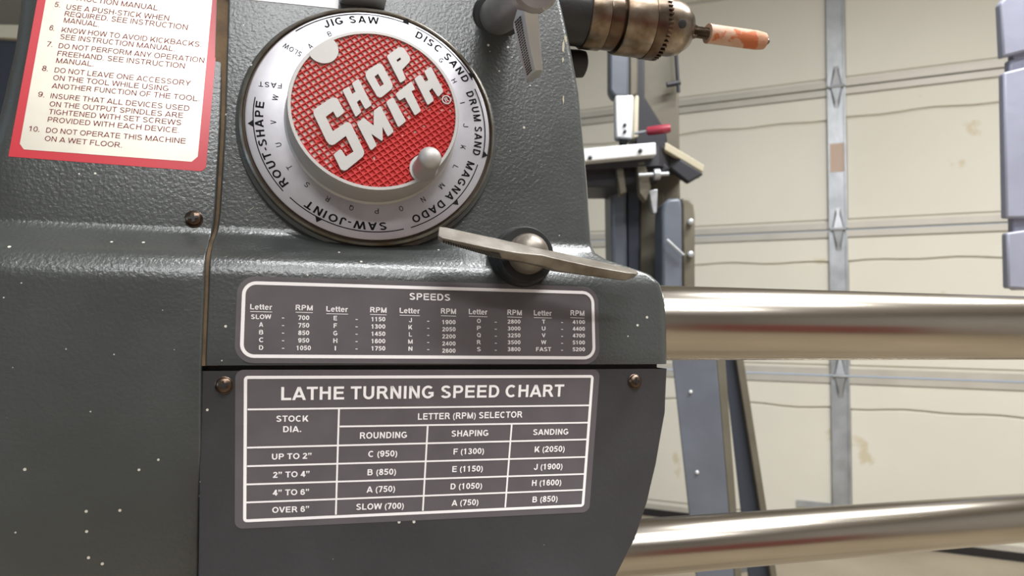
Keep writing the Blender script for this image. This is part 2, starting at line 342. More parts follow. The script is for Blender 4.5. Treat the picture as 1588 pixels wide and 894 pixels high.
def text_local(key):
    vs, fs = TEXTS[key]; xs = [v[0] for v in vs]; x0, x1 = min(xs), max(xs)
    return [((v[0]-x0)/(x1-x0), v[1]/CAPH) for v in vs], fs   # x in 0..1, y baseline 0, cap 1
def homog(src, dst):
    A = []; b = []
    for (x, y), (u, v) in zip(src, dst):
        A.append([x, y, 1, 0, 0, 0, -u*x, -u*y]); b.append(u)
        A.append([0, 0, 0, x, y, 1, -v*x, -v*y]); b.append(v)
    h = np.linalg.solve(np.array(A, float), np.array(b, float)); return np.append(h, 1).reshape(3, 3)
def happ(H, p):
    q = H @ np.array([p[0], p[1], 1.]); return (q[0]/q[2], q[1]/q[2])

# ---------------------------------------------------------------- headstock profiles
def march(px, py0, py1, tilt, start):
    """walk up or down column px of the front, tilt(py) degrees leaning back; returns [(z, y)]"""
    P = start.copy(); out = [(P.z, P.y)]; step = -2 if py1 < py0 else 2; py = py0
    while (py > py1) if step < 0 else (py < py1):
        py += step; t = math.radians(tilt(py)); d = ray(px, py)
        # line (y,z) = (P.y,P.z)+s*(sin t,cos t); ray: CAM+d*k
        A = np.array([[d.y, -math.sin(t)], [d.z, -math.cos(t)]]); b = np.array([P.y-CAM.y, P.z-CAM.z])
        k, s = np.linalg.solve(A, b); P = Vector((0, CAM.y+d.y*k, CAM.z+d.z*k)); out.append((P.z, P.y))
    return out
def lerp_tab(tab):
    xs = [a for a, b in tab]; ys = [b for a, b in tab]
    return lambda x: float(np.interp(x, xs, ys))
ANCH = at(640, 567, .37)
tc_ = lerp_tab([(-200, 7.3), (362, 7.3), (380, 50), (394, 56), (402, 50), (416, 26), (438, 7), (600, 7)])
prof_cast = sorted(march(640, 567, -140, tc_, ANCH))
tp_ = lerp_tab([(560, 3), (640, 7), (760, 11), (900, 17), (1000, 20)])
prof_pan = sorted(march(640, 572, 980, tp_, Vector((0, ANCH.y+.001, at(640, 572, .37).z))))
# side cover: same line as the casting, a little proud
COV0 = Vector((0, ANCH.y-.0012, on_y(150, 567, ANCH.y-.0012).z))
tv_ = lerp_tab([(-200, 12), (300, 9), (344, 8), (360, 50), (374, 56), (384, 50), (400, 28), (434, 6), (560, 5), (700, 3), (900, -2)])
pc_up = march(150, 567, -140, tv_, COV0); pc_dn = march(150, 567, 960, tv_, COV0)
prof_cov = sorted(pc_up+pc_dn[1:])
class Surf:
    def __init__(s, prof): s.z = np.array([p[0] for p in prof]); s.y = np.array([p[1] for p in prof])
    def g(s, z): return float(np.interp(z, s.z, s.y))
    def n(s, z, e=.0008):
        v = Vector((0, -2*e, s.g(z+e)-s.g(z-e))); return v.normalized()
    def hit(s, px, py, off=0.0):
        d = ray(px, py); lo, hi = .2, .9
        for _ in range(40):
            m = (lo+hi)/2; P = CAM+d*m
            if P.y > s.g(P.z): hi = m
            else: lo = m
        P = CAM+d*lo
        return P + s.n(P.z)*off if off else P
SC, SP, SV = Surf(prof_cast), Surf(prof_pan), Surf(prof_cov)
print('step depth cast', SC.g(SC.z[-1]), SC.hit(640, 360).y, SC.hit(640, 440).y, 'cover', SV.hit(150, 340).y, SV.hit(150, 430).y)
H = thing('lathe_headstock', 'dark grey enamelled woodworking lathe headstock with round speed dial and speed chart labels', 'machine', (ANCH.x, ANCH.y+.05, .60))
def shell(name, surf, zlist, XL, XR, rl, rr, depth, mtl, er=.0015):
    rows = []
    def row(z, yoff, shrink):
        y = surf.g(z)+yoff; l = XL(z)+shrink; r = XR(z)-shrink; pts = []
        pts.append((l, y+depth))
        for k in range(7):
            a = PI/2*(1-k/6); pts.append((l+rl-rl*math.sin(a), y+rl*(1-math.cos(a))))
        for k in range(1, 8): pts.append((l+rl+(r-rr-l-rl)*k/8, y))
        for k in range(9):
            a = PI/2*k/8; pts.append((r-rr+rr*math.sin(a), y+rr*(1-math.cos(a))))
        pts.append((r, y+depth))
        return [Vector((x, yy, z)) for x, yy in pts]
    z0, z1 = zlist[0], zlist[-1]
    rows.append([v+Vector((0, depth*.9, 0)) for v in row(z0, .001, .001)])
    for a in (0, 30, 60): rows.append([v+Vector((0, 0, er*(1-math.sin(math.radians(a))) - er)) for v in row(z0+er, er*(1-math.sin(math.radians(a))), .0)])
    for z in zlist:
        if z > z0+er*1.1: rows.append(row(z, 0, 0))
    n = len(rows[0]); mb = MB(); vs = [v for r in rows for v in r]; fs = []
    for i in range(len(rows)-1):
        for k in range(n-1): fs.append((i*n+k, i*n+k+1, (i+1)*n+k+1, (i+1)*n+k))
    return fix(link_mesh(name, vs, fs, mtl, H), 50)
def edge_fn(surf, pts, comp=0.0):
    tab = sorted([(surf.hit(x, y).z, surf.hit(x, y).x+comp) for x, y in pts]); return lerp_tab(tab)
seam = [(356, -130), (350, 0), (344, 200), (336, 330), (333, 352), (326, 375), (321, 400), (319, 440), (314, 567)]
seam_cov = edge_fn(SV, [(a-2, b) for a, b in seam]+[(311, 700), (308, 894), (307, 960)])
seam_cast = edge_fn(SC, [(a+4, b) for a, b in seam])
rim_px = [(846, -120), (868, 0), (884, 76), (896, 142), (909, 280), (912, 330), (915.6, 376), (922, 392), (941, 403), (978, 415), (1006, 425), (1022, 439), (1030, 464), (1033, 508), (1034, 567)]
XRc = edge_fn(SC, rim_px, .4*.006)
zc = list(np.linspace(SC.z[0], SC.z[-1], 60)); za, zb = SC.hit(640, 440).z, SC.hit(640, 355).z
zc = sorted(set(zc+list(np.linspace(za-.005, zb+.004, 50))))
casting = shell('casting', SC, zc, seam_cast, XRc, .001, .006, .11, M['paint'])
pan_px = [(1034, 572), (1031, 640), (1017, 720), (1003, 780), (985, 835), (955, 894), (915, 960)]
XRp = edge_fn(SP, pan_px, .0008)
XLp = edge_fn(SP, [(312, 572), (309, 700), (307, 894), (306, 975)])
pan = shell('belt_cover', SP, list(np.linspace(SP.z[0], SP.z[-1]-.0008, 50)), XLp, XRp, .001, .002, .11, M['paint_low'])
# top lip of the belt cover
XLv = edge_fn(SV, [(40, -130), (31, 0), (22, 70), (12, 112), (0, 165), (-30, 260), (-60, 400), (-80, 560), (-100, 700), (-120, 960)], -.003)
zv = sorted(set(list(np.linspace(SV.z[0], SV.z[-1], 60))+list(np.linspace(SV.hit(150, 420).z-.004, SV.hit(150, 340).z+.004, 50))))
cover = shell('side_cover', SV, zv, XLv, seam_cov, .012, .0012, .11, M['paint'])
def strip_row(surf_, f, off, wdt, zs):
    vs = []; fs = []
    for z in zs:
        p = Vector((f(z), surf_.g(z)+off, z)); vs += [p-X*wdt, p+X*wdt]
    for i in range(len(zs)-1): fs.append((2*i, 2*i+1, 2*i+3, 2*i+2))
    return vs, fs
mb = MB(); mb.add(*strip_row(SC, lambda z: seam_cast(z), .0012, .006, zc))
mb.build('gasket', M['gap'], H)['label'] = 'grimy brown gasket in the vertical seam'
mb = MB(); zz = SC.z[0]-.0005
mb.hexa([Vector((seam_cast(zz), ANCH.y+.009, zz-.006)), Vector((XRc(zz)-.004, ANCH.y+.009, zz-.006)), Vector((XRc(zz)-.004, ANCH.y+.009, zz+.005)), Vector((seam_cast(zz), ANCH.y+.009, zz+.005)),
         Vector((seam_cast(zz), ANCH.y+.05, zz-.006)), Vector((XRc(zz)-.004, ANCH.y+.05, zz-.006)), Vector((XRc(zz)-.004, ANCH.y+.05, zz+.005)), Vector((seam_cast(zz), ANCH.y+.05, zz+.005))])
mb.build('joint_plate', M['black'], H)

# ---------------------------------------------------------------- labels
def rrect(x0, y0, x1, y1, r, step=8, corners=None):
    r = r if isinstance(r, (list, tuple)) else (r,)*4
    out = []
    cs = [(x0, y0, r[0], PI, 1.5*PI), (x1, y0, r[1], 1.5*PI, 2*PI), (x1, y1, r[2], 0, PI/2), (x0, y1, r[3], PI/2, PI)]
    sx = [1, -1, -1, 1]; sy = [1, 1, -1, -1]
    for i, (cx, cy, rr, a0, a1) in enumerate(cs):
        for k in range(9):
            a = a0+(a1-a0)*k/8; out.append((cx+sx[i]*rr+rr*math.cos(a), cy+sy[i]*rr+rr*math.sin(a)))
    res = []
    for i in range(len(out)):
        a = out[i]; b = out[(i+1) % len(out)]; L = math.dist(a, b); n = max(1, int(L/step))
        for k in range(n): res.append((a[0]+(b[0]-a[0])*k/n, a[1]+(b[1]-a[1])*k/n))
    return res
class Lab:
    def __init__(s, name, surf, px4, W, Hh, label, mtl, parent, out, r, base=.00012):
        s.W, s.H, s.surf = W, Hh, surf
        uv = [(0, 0), (W, 0), (W, Hh), (0, Hh)]
        s.F = homog(uv, px4); s.I = homog(px4, uv); s.base = base
        # plate
        x0, y0, x1, y1 = -out[0], -out[1], W+out[2], Hh+out[3]
        ring = rrect(x0, y0, x1, y1, r, 6)
        ys = sorted(set([round(p[1], 3) for p in ring])); rows = []
        for y in ys:
            xs = []
            for i in range(len(ring)):
                a, b = ring[i], ring[(i+1) % len(ring)]
                if (a[1]-y)*(b[1]-y) <= 1e-9 and abs(a[1]-b[1]) > 1e-9:
                    xs.append(a[0]+(b[0]-a[0])*(y-a[1])/(b[1]-a[1]))
            if not xs: xs = [p[0] for p in ring if abs(p[1]-y) < .01]
            if len(xs) < 2 or max(xs)-min(xs) < 1: xs = [min(p[0] for p in ring if abs(p[1]-y) < .5), max(p[0] for p in ring if abs(p[1]-y) < .5)]
            rows.append((y, min(xs), max(xs)))
        vs = []; fs = []; n = 24
        for (y, a, b) in rows:
            for k in range(n+1): vs.append(s.P((a+(b-a)*k/n, y), base))
        for i in range(len(rows)-1):
            for k in range(n): fs.append((i*(n+1)+k, i*(n+1)+k+1, (i+1)*(n+1)+k+1, (i+1)*(n+1)+k))
        # skirt
        loop = [i*(n+1)+n for i in range(len(rows))]+[(len(rows)-1)*(n+1)+k for k in range(n-1, -1, -1)]+[i*(n+1) for i in range(len(rows)-2, -1, -1)]+list(range(1, n))
        m0 = len(vs); vs += [Vector(vs[i])+Vector((0, base*1.5, 0)) for i in loop]
        for j in range(len(loop)): fs.append((loop[j], loop[(j+1) % len(loop)], m0+(j+1) % len(loop), m0+j))
        s.o = fix(link_mesh(name, vs, fs, mtl, parent), 40); s.o['label'] = label
    def P(s, uv, off=None):
        p = happ(s.F, uv); return s.surf.hit(p[0], p[1], s.base+.00010 if off is None else off)
    def inv(s, px): return happ(s.I, px)
    def ring(s, x0, y0, x1, y1, r, t, mb):
        a = rrect(x0, y0, x1, y1, r, 1e9); b = rrect(x0+t, y0+t, x1-t, y1-t, max(r-t, .5) if not isinstance(r, (list, tuple)) else [max(q-t, .3) for q in r], 1e9)
        A = []; B = []
        for i in range(len(a)):
            j = (i+1) % len(a); n = max(1, int(math.dist(a[i], a[j])/6))
            for k in range(n):
                f = k/n; A.append((a[i][0]+(a[j][0]-a[i][0])*f, a[i][1]+(a[j][1]-a[i][1])*f)); B.append((b[i][0]+(b[j][0]-b[i][0])*f, b[i][1]+(b[j][1]-b[i][1])*f))
        n = len(A); mb.add([s.P(p) for p in A+B], [(i, (i+1) % n, n+(i+1) % n, n+i) for i in range(n)])
    def line(s, p, q, t, mb):
        a = np.array(s.inv(p)); b = np.array(s.inv(q)); L = np.linalg.norm(b-a); d = (b-a)/L; nn = np.array([-d[1], d[0]])*t/2
        n = max(1, int(L/6)); vs = []
        for k in range(n+1):
            c = a+(b-a)*k/n; vs += [s.P(c-nn), s.P(c+nn)]
        mb.add(vs, [(2*i, 2*i+1, 2*i+3, 2*i+2) for i in range(n)])
    def scale(s, uv):
        p = np.array(happ(s.F, uv)); a = np.array(happ(s.F, (uv[0]+1, uv[1]))); b = np.array(happ(s.F, (uv[0], uv[1]+1)))
        return np.linalg.norm(a-p), np.linalg.norm(b-p)
    def text2(s, key, A, B, h, mb):   # A, B pixel points at mid cap height; h in px
        a = np.array(s.inv(A)); b = np.array(s.inv(B)); d = b-a; L = np.linalg.norm(d); e = d/L; u = np.array([e[1], -e[0]])
        hv = h/s.scale((a+b)/2)[1]
        vs, fs = text_local(key)
        mb.add([s.P(a+e*L*x+u*hv*(y-.5)) for x, y in vs], fs)
    def textc(s, key, c, wpx, h, mb):
        s.text2(key, (c[0]-wpx/2, c[1]), (c[0]+wpx/2, c[1]), h, mb)
def sub(mb, name, mtl, parent, label=None):
    o = mb.build(name, mtl, parent, False, None)
    if label: o['label'] = label
    return o
# warning label
k1 = lambda p: (p[0]/3.1925, p[1]/3.1925)
wl = Lab('warning_label', SV, [(69, -60), (347.6, -60), (319, 266.5), (13, 243)], 300, 320, 'silver warning label with a red border and maroon numbered rules', M['label_red'], H, (0, 0, 0, 0), (.5, .5, 9, .5))
mb = MB()   # silver field
ring_ = rrect(15, -2, 287, 308, (3, 3, 8, 8), 6)
rows = 40; vs = []; fs = []
for i in range(rows+1):
    t = i/rows; y = -2+310*t; ins = max(0, (8-(308-y)) if 308-y < 8 else 0); ins = 8-math.sqrt(max(0, 64-ins*ins))
    for k in range(17): vs.append(wl.P((15+ins+(272-2*ins)*k/16, y), .0002))
for i in range(rows):
    for k in range(16): fs.append((i*17+k, i*17+k+1, (i+1)*17+k+1, (i+1)*17+k))
mb.add(vs, fs); sub(mb, 'silver_field', M['silver_label'], wl.o, 'silver field of the warning label')
wl.base = .0002
mb = None; item = 0
for s_, a, b in WARN:
    if s_[-1] == '.' and s_[:-1].isdigit() and mb: sub(mb, 'lettering', M['maroon'], wl.o, 'maroon printed rule'); mb = None
    mb = mb or MB()
    wl.text2((s_, .004, 0), k1(a), k1(b), 8.0, mb)
sub(mb, 'lettering', M['maroon'], wl.o, 'maroon printed rule')
# speeds label
sl = Lab('speeds_label', SC, [(376, 436), (921, 452.3), (923.5, 558), (371.5, 555.5)], 545, 112, 'wide charcoal speeds label with white border and letter to rpm columns', M['label'], H, (7, 7.5, 7, 7.5), 26)
mb = MB(); sl.ring(0, 0, 545, 112, 20, 5, mb); sub(mb, 'border', M['label_white'], sl.o, 'white rounded border')
mb = MB(); sl.text2(("SPEEDS", B1, 0), (635, 460), (698, 461.8), 10.5, mb); sub(mb, 'title', M['label_white'], sl.o)
mb = MB()
for a, b, y, s_ in hdr:
    sl.text2((s_, B1, 0), (a, y-.5), (b, y+.4), 8.2, mb); sl.line((a, y+7), (b, y+7.8), .8, mb)
sub(mb, 'column_headings', M['label_white'], sl.o)
for c_i in range(5):
    for kind in ('letter', 'rpm'):
        mb = MB()
        for s_, x, y, w_, h_, kd, ci in SPD:
            if ci == c_i and kd == kind:
                if s_ == '-': sl.line((x-w_/2, y+.6), (x+w_/2, y+.7), 1.0, mb)
                else: sl.textc((s_, B1, 0), (x, y), w_, h_, mb)
        sub(mb, kind+'_column' if kind == 'letter' else 'speed_column', M['label_white'], sl.o)
# lathe chart
k3 = lambda p: (350+p[0]/2.647, 560+p[1]/2.647)
lc = Lab('speed_chart_label', SP, [(378.3, 583.4), (920.7, 582), (905.5, 786.5), (377, 810.8)], 545, 225, 'charcoal lathe turning speed chart label ruled into a white table', M['label'], H, (12, 9, 10, 10), 12)
mb = MB(); lc.ring(0, 0, 545, 225, 6, 4.6, mb); sub(mb, 'border', M['label_white'], lc.o, 'white border')
mb = MB()
for a, b in (((90, 200), (1495, 183)), ((468, 270), (1488, 254)), ((88, 357), (1482, 323)), ((88, 433), (1478, 395)), ((86, 508), (1472, 465)), ((85, 582), (1466, 530)),
             ((465, 198), (452, 632)), ((829, 267), (809, 616)), ((1174, 258), (1147, 602))):
    lc.line(k3(a), k3(b), 2.7, mb)
sub(mb, 'table_rules', M['label_white'], lc.o)
for i, (s_, a, b, h_) in enumerate(CH):
    mb = MB(); lc.text2((s_, B1, 0), k3(a), k3(b), h_/2.647, mb); sub(mb, 'title' if i == 0 else 'lettering', M['label_white'], lc.o)
# small white sticker above the dial
mb = MB()
st = [(355, -60), (520, -60), (515, 12), (350, -4)]
for off in (.0002,): mb.add([SC.hit(*p, .0003) for p in ((352, -70), (530, -70), (524, 14), (352, -4))]+[SC.hit(*p, 0) for p in ((352, -70), (530, -70), (524, 14), (352, -4))],
    [(0, 1, 2, 3), (0, 4, 5, 1), (1, 5, 6, 2), (2, 6, 7, 3), (3, 7, 4, 0)])
o = mb.build('sticker', M['white'], H, False); o['label'] = 'plain white sticker above the speed dial'

# ---------------------------------------------------------------- speed dial
dz = SC.hit(577.8, 191.3); NRM = SC.n(dz.z); DX = X.copy(); DV = NRM.cross(DX).normalized()
if DV.z < 0: DV = -DV
RH = .0075
def dplane(px, py, h=0.0, C=None):
    C = C or DC; d = ray(px, py); c2 = C+NRM*h; t = (c2-CAM).dot(NRM)/d.dot(NRM); P = CAM+d*t-c2
    return (P.dot(DX), P.dot(DV))
base0 = SC.hit(577.8, 191.3); d_ = ray(577.8, 191.3)
t_ = (base0+NRM*RH-CAM).dot(NRM)/d_.dot(NRM); DC = CAM+d_*t_; K = t_/.45
RD = .0785879*K; HH = .0217*K; HR = .0506777*K
def dP(a, b, h): return DC+DX*a+DV*b+NRM*h
dial = MB().lathe(DC, NRM, [(RD*.9, -RH-.002), (RD*1.0, -RH-.001), (RD*1.005, -.003), (RD, -.0005), (RD*.985, .0003), (RD*.975, -.0006)], 128, False).build('speed_dial', M['rim'], H)
dial['label'] = 'round aluminium speed dial with raised red emblem hub'
MB().lathe(DC, NRM, [(RD*1.035, -RH+.0002), (RD*1.03, -RH+.003), (RD*1.0, -RH+.0038)], 128, False).build('dial_boss', M['paint'], H)
MB().lathe(DC, NRM, [(RD*.976, -.0004), (RD*.974, -.0016), (RD*.955, -.0016)], 128, False).build('groove', M['groove'], dial)
MB().lathe(DC, NRM, [(RD*.958, -.0014), (RD*.955, 0), (RD*.945, .0003), (HR*.9, .0003)], 160, False).build('dial_ring', M['dial'], dial)['label'] = 'brushed aluminium index ring'
hp = [(HR*1.045, .0003), (HR*1.02, .0012), (HR*1.012, HH*.55), (HR*1.0, HH-.0006), (HR*.993, HH), (HR*.958, HH), (HR*.955, HH-.0012)]
MB().lathe(DC, NRM, hp, 160, False).build('hub', M['cast'], dial)['label'] = 'raised cast aluminium hub'
E0 = .0004
# engraved rings of words
def arc_text(key, A, B, h, mb):
    a = dplane(*A); b = dplane(*B); ra, rb = math.hypot(*a), math.hypot(*b); ta, tb = math.atan2(a[1], a[0]), math.atan2(b[1], b[0])
    while tb > ta: tb -= 2*PI
    vs, fs = text_local(key); out = []
    for x, y in vs:
        t = ta+(tb-ta)*x; r = (ra+rb)/2+(y-.5)*h; out.append(dP(r*math.cos(t), r*math.sin(t), E0))
    mb.add(out, fs)
for s_, a, b in DW:
    mb = MB(); arc_text((s_, B2, 1.15), a, b, .0043, mb); sub(mb, 'lettering', M['print'], dial)
mb = MB()
for s_, x, y in DL:
    a = dplane(x, y); t = math.atan2(a[1], a[0]); r = math.hypot(*a); h_ = .0029
    vs, fs = text_local((s_, .012, 0)); ww = {'I': .0005, 'W': .0032, 'M': .0029}.get(s_, .0022)
    er = (math.cos(t), math.sin(t)); et = (math.sin(t), -math.cos(t))
    mb.add([dP(er[0]*(r+(v-.5)*h_)+et[0]*(u-.5)*ww, er[1]*(r+(v-.5)*h_)+et[1]*(u-.5)*ww, E0) for u, v in vs], fs)
for s_, A, B in (("SLOW", (467, 85.5), (440, 70)), ("FAST", (437, 134), (401, 130.5))):
    a = np.array(dplane(*A)); b = np.array(dplane(*B)); e = (b-a)/np.linalg.norm(b-a); u_ = np.array([-e[1], e[0]]); L_ = np.linalg.norm(b-a)
    vs, fs = text_local((s_, .012, 1.15)); mb.add([dP(*(a+e*L_*x+u_*.0029*(y-.5)), E0) for x, y in vs], fs)
sub(mb, 'index_letters', M['print'], dial)
for A, B, T in (((461, 52), (634, 35), (630, 33)), ((645, 43), (732, 125), (729, 118)), ((737, 138), (747, 244), (746, 239)), ((741, 256), (637, 353), (705, 313)),
                ((626, 355), (449, 307), (493, 341)), ((439, 297), (396, 151), (389.5, 192))):
    mb = MB(); a = dplane(*A); b = dplane(*B); ta, tb = math.atan2(a[1], a[0]), math.atan2(b[1], b[0])
    while tb > ta: tb -= 2*PI
    ra, rb = math.hypot(*a), math.hypot(*b); r = (ra+rb)/2; n = 40; vs = []
    for k in range(n+1):
        t = ta+(tb-ta)*k/n
        for q in (-.00028, .00028): vs.append(dP((r+q)*math.cos(t), (r+q)*math.sin(t), E0))
    mb.add(vs, [(2*i, 2*i+1, 2*i+3, 2*i+2) for i in range(n)])
    T_ = dplane(*T); t = math.atan2(T_[1], T_[0])
    mb.add([dP(rr*math.cos(t+q), rr*math.sin(t+q), E0+.00002) for rr, q in ((r-.0002, -.036), (r+.0028, 0), (r-.0002, .036))], [(0, 1, 2)])
    sub(mb, 'index_arc', M['print'], dial)
# red field
FL = HH-.0015
fred, na = worn_red('worn_red_floor', .80); frib, nb = worn_red('worn_red_rib', 1.12)
oc = Vector(dial['org']); cx_, cz_ = (DC-oc).x, (DC-oc).z
for nd in (na, nb): nd.inputs[2].default_value = .10 + 9*cx_ - 13*cz_ + .0
MB().add([dP(HR*.957*math.cos(2*PI*k/96), HR*.957*math.sin(2*PI*k/96), FL) for k in range(96)], [tuple(range(96))]).build('red_field', fred, dial, False)
SPOT = dplane(501, 76.5, HH); SR = .0092*K*.97; PAD = dplane(659, 262, HH); PR = .0092*K
mb = MB(); th0 = math.radians(37); pitch = .00335*K; R_ = HR*.957
def clear(p): return math.dist(p, SPOT) > SR and math.dist(p, PAD) > PR
for th in (th0, th0+PI/2+.03):
    e = (math.cos(th), math.sin(th)); n_ = (-e[1], e[0]); k = -20
    for k in range(-20, 21):
        o_ = k*pitch+pitch*.3
        if abs(o_) >= R_: continue
        L_ = math.sqrt(R_*R_-o_*o_); m_ = max(2, int(2*L_/.0012)); seg = []
        def flush(seg):
            if len(seg) < 2: return
            a_, b_ = seg[0], seg[-1]; w0, w1 = .00056*K, .00020*K; vs = []
            for q in (a_, b_):
                for (ww, hh) in ((-w0, FL), (-w1, HH-.0004), (w1, HH-.0004), (w0, FL)): vs.append(dP(q[0]+n_[0]*ww, q[1]+n_[1]*ww, hh))
            mb.add(vs, [(0, 1, 5, 4), (1, 2, 6, 5), (2, 3, 7, 6)])
        for j in range(m_+1):
            t = -L_+2*L_*j/m_; p = (e[0]*t+n_[0]*o_, e[1]*t+n_[1]*o_)
            if clear(p): seg.append(p)
            else: flush(seg); seg = []
        flush(seg)
o = mb.build('waffle_ribs', frib, dial, False); o['kind'] = 'stuff'; o['label'] = 'red waffle ribs worn to bare metal at upper left'
def disc(name, c, r, hb, ht, mtl, lab=None):
    pts = []
    for k in range(72):   # a round pad cut off where it meets the hub rim
        q = (c[0]+r*math.cos(2*PI*k/72), c[1]+r*math.sin(2*PI*k/72)); L_ = math.hypot(*q); f = min(1, HR*.985/L_); pts.append((q[0]*f, q[1]*f))
    m_ = MB(); n = 72; m_.add([dP(p[0], p[1], hb) for p in pts]+[dP(p[0], p[1], ht) for p in pts], [(i, (i+1) % n, n+(i+1) % n, n+i) for i in range(n)]+[tuple(range(n, 2*n))])
    o = m_.build(name, mtl, dial, False, 15)
    if lab: o['label'] = lab
disc('index_spot', SPOT, SR, FL, HH+.0001, M['cast'], 'plain round aluminium pad at upper left of the emblem')
disc('handle_pad', PAD, PR, FL, HH-.0002, M['cast'])
def px_poly(pts, sc, ox, oy): return [dplane(ox+x/sc, oy+y/sc, HH+.0006) for x, y in pts]
g1 = lambda p: px_poly(p, 7.45, 480, 60); g2 = lambda p: px_poly(p, 7.45, 560, 60); g3 = lambda p: px_poly(p, 6.877, 490, 150); g4 = lambda p: px_poly(p, 1, 0, 0)
LET = [
 (g3([(-27, 165), (-15, 135), (150, 22), (185, 12), (215, 15), (235, 32), (302, 160), (296, 175), (235, 222), (218, 220), (183, 158), (105, 215), (180, 370), (320, 276), (350, 274), (376, 296), (514, 585), (512, 615), (500, 640), (330, 780), (300, 790), (265, 778), (188, 620), (200, 604), (258, 562), (275, 572), (318, 640), (400, 588), (318, 420), (200, 508), (170, 518), (140, 508), (110, 470), (-22, 195)]), None),
 (g1([(383, 602), (392, 588), (452, 556), (462, 566), (494, 640), (532, 616), (493, 522), (500, 508), (560, 470), (572, 476), (716, 762), (708, 775), (652, 813), (640, 808), (582, 706), (547, 734), (596, 846), (590, 858), (542, 900), (530, 898)]), None),
 (g2([(52, 425), (58, 390), (80, 362), (190, 292), (222, 290), (248, 308), (362, 525), (364, 560), (345, 590), (240, 675), (212, 682), (182, 664), (60, 455)]), g2([(155, 440), (195, 408), (262, 525), (220, 556)])),
 (g2([(298, 212), (308, 192), (425, 106), (465, 100), (495, 112), (562, 212), (566, 245), (555, 275), (475, 358), (516, 462), (508, 478), (458, 508), (446, 502)]), g2([(408, 248), (450, 218), (463, 240), (420, 272)])),
 (g3([(440, 292), (446, 278), (500, 232), (515, 232), (615, 310), (616, 158), (624, 145), (678, 104), (692, 110), (826, 365), (820, 382), (775, 422), (762, 420), (710, 325), (712, 465), (700, 472), (590, 398), (645, 515), (640, 530), (592, 570), (578, 562)]), None),
 (g4([(599, 159), (601, 156.5), (608, 151.8), (610, 152), (629.3, 187), (628.8, 189), (619, 196.8), (617, 196.3)]), None),
 (g2([(400, 652), (402, 636), (570, 502), (585, 503), (622, 580), (615, 592), (582, 608), (690, 830), (682, 845), (628, 885), (615, 878), (505, 680), (450, 714), (436, 708)]), None),
 (g2([(617, 468), (625, 455), (678, 420), (692, 424), (742, 502), (776, 480), (730, 385), (738, 370), (798, 328), (812, 334), (948, 600), (944, 618), (896, 670), (882, 665), (820, 574), (786, 604), (838, 705), (832, 722), (778, 763), (764, 760)]), None)]
for out, inn in LET:
    bm = bmesh.new(); h1 = HH+.0008
    fl = []
    loops = [out]+([inn] if inn else []); top = []
    for lp in loops:
        a = [bm.verts.new(dP(p[0], p[1], h1)-oc) for p in lp]; b = [bm.verts.new(dP(p[0], p[1], FL)-oc) for p in lp]
        for i in range(len(a)):
            j = (i+1) % len(a); bm.faces.new((a[i], a[j], b[j], b[i]))
        top += [bm.edges.get((a[i], a[(i+1) % len(a)])) for i in range(len(a))]
    bmesh.ops.triangle_fill(bm, use_beauty=True, edges=top)
    bmesh.ops.recalc_face_normals(bm, faces=bm.faces)
    me = bpy.data.meshes.new('emblem_letter'); bm.to_mesh(me); bm.free(); me.materials.append(M['cast'])
    o = bpy.data.objects.new('emblem_letter', me); COL.objects.link(o); o.parent = dial
RG = dplane(692.5, 154.6, HH); RP = dP(RG[0], RG[1], 0)
MB().lathe(RP, NRM, [(.0030*K, FL), (.0029*K, HH), (.0022*K, HH), (.0022*K, FL)], 32, False).build('registered_mark', M['cast'], dial)
mb = MB(); vs, fs = text_local(("R", B2, 0)); th = math.radians(27); e = (math.cos(th), math.sin(th)); n_ = (-e[1], e[0])
mb.add([dP(RG[0]+(e[0]*(u-.5)*.0024+n_[0]*(v-.5)*.0029)*K, RG[1]+(e[1]*(u-.5)*.0024+n_[1]*(v-.5)*.0029)*K, HH) for u, v in vs], fs); sub(mb, 'registered_letter', M['cast'], dial)
# crank peg
PP = dP(PAD[0], PAD[1], HH-.0004); pr = .0067*K
prof = [(pr*1.14, 0), (pr*1.13, .001), (pr*1.04, .003), (pr, .012)]+[(pr*math.cos(a), .0165+pr*.75*math.sin(a)) for a in np.linspace(0, PI/2-.05, 9)]
MB().lathe(PP, NRM, prof, 40).build('crank_peg', M['cast'], dial)['label'] = 'round ended aluminium crank peg'

# ---------------------------------------------------------------- screws
def screw(px, py, surf, rpx, rot):
    P = surf.hit(px, py); n = surf.n(P.z); r = rpx*(P-CAM).dot(FW)/FPX
    o = MB().lathe(P, n, [(r*1.08, -.0005), (r*1.08, .0006)]+[(r*math.cos(a), .0006+r*.55*math.sin(a)) for a in np.linspace(0.1, PI/2-.08, 8)], 32).build('screw', M['screw'], H)
    e1 = (X*math.cos(rot)+n.cross(X)*math.sin(rot)); e2 = n.cross(e1); mb = MB(); c = P+n*(r*.5)
    mb.box(c, e1, e2, n, r*1.1, r*.3, r*.50); mb.box(c, e2, e1, n, r*1.1, r*.3, r*.501)
    s = mb.build('cross_slot', M['black'], o, False)
screw(300.5, 340, SV, 12.5, .15); screw(347.5, 598, SP, 12.5, .25); screw(984, 592, SP, 10.5, .1)

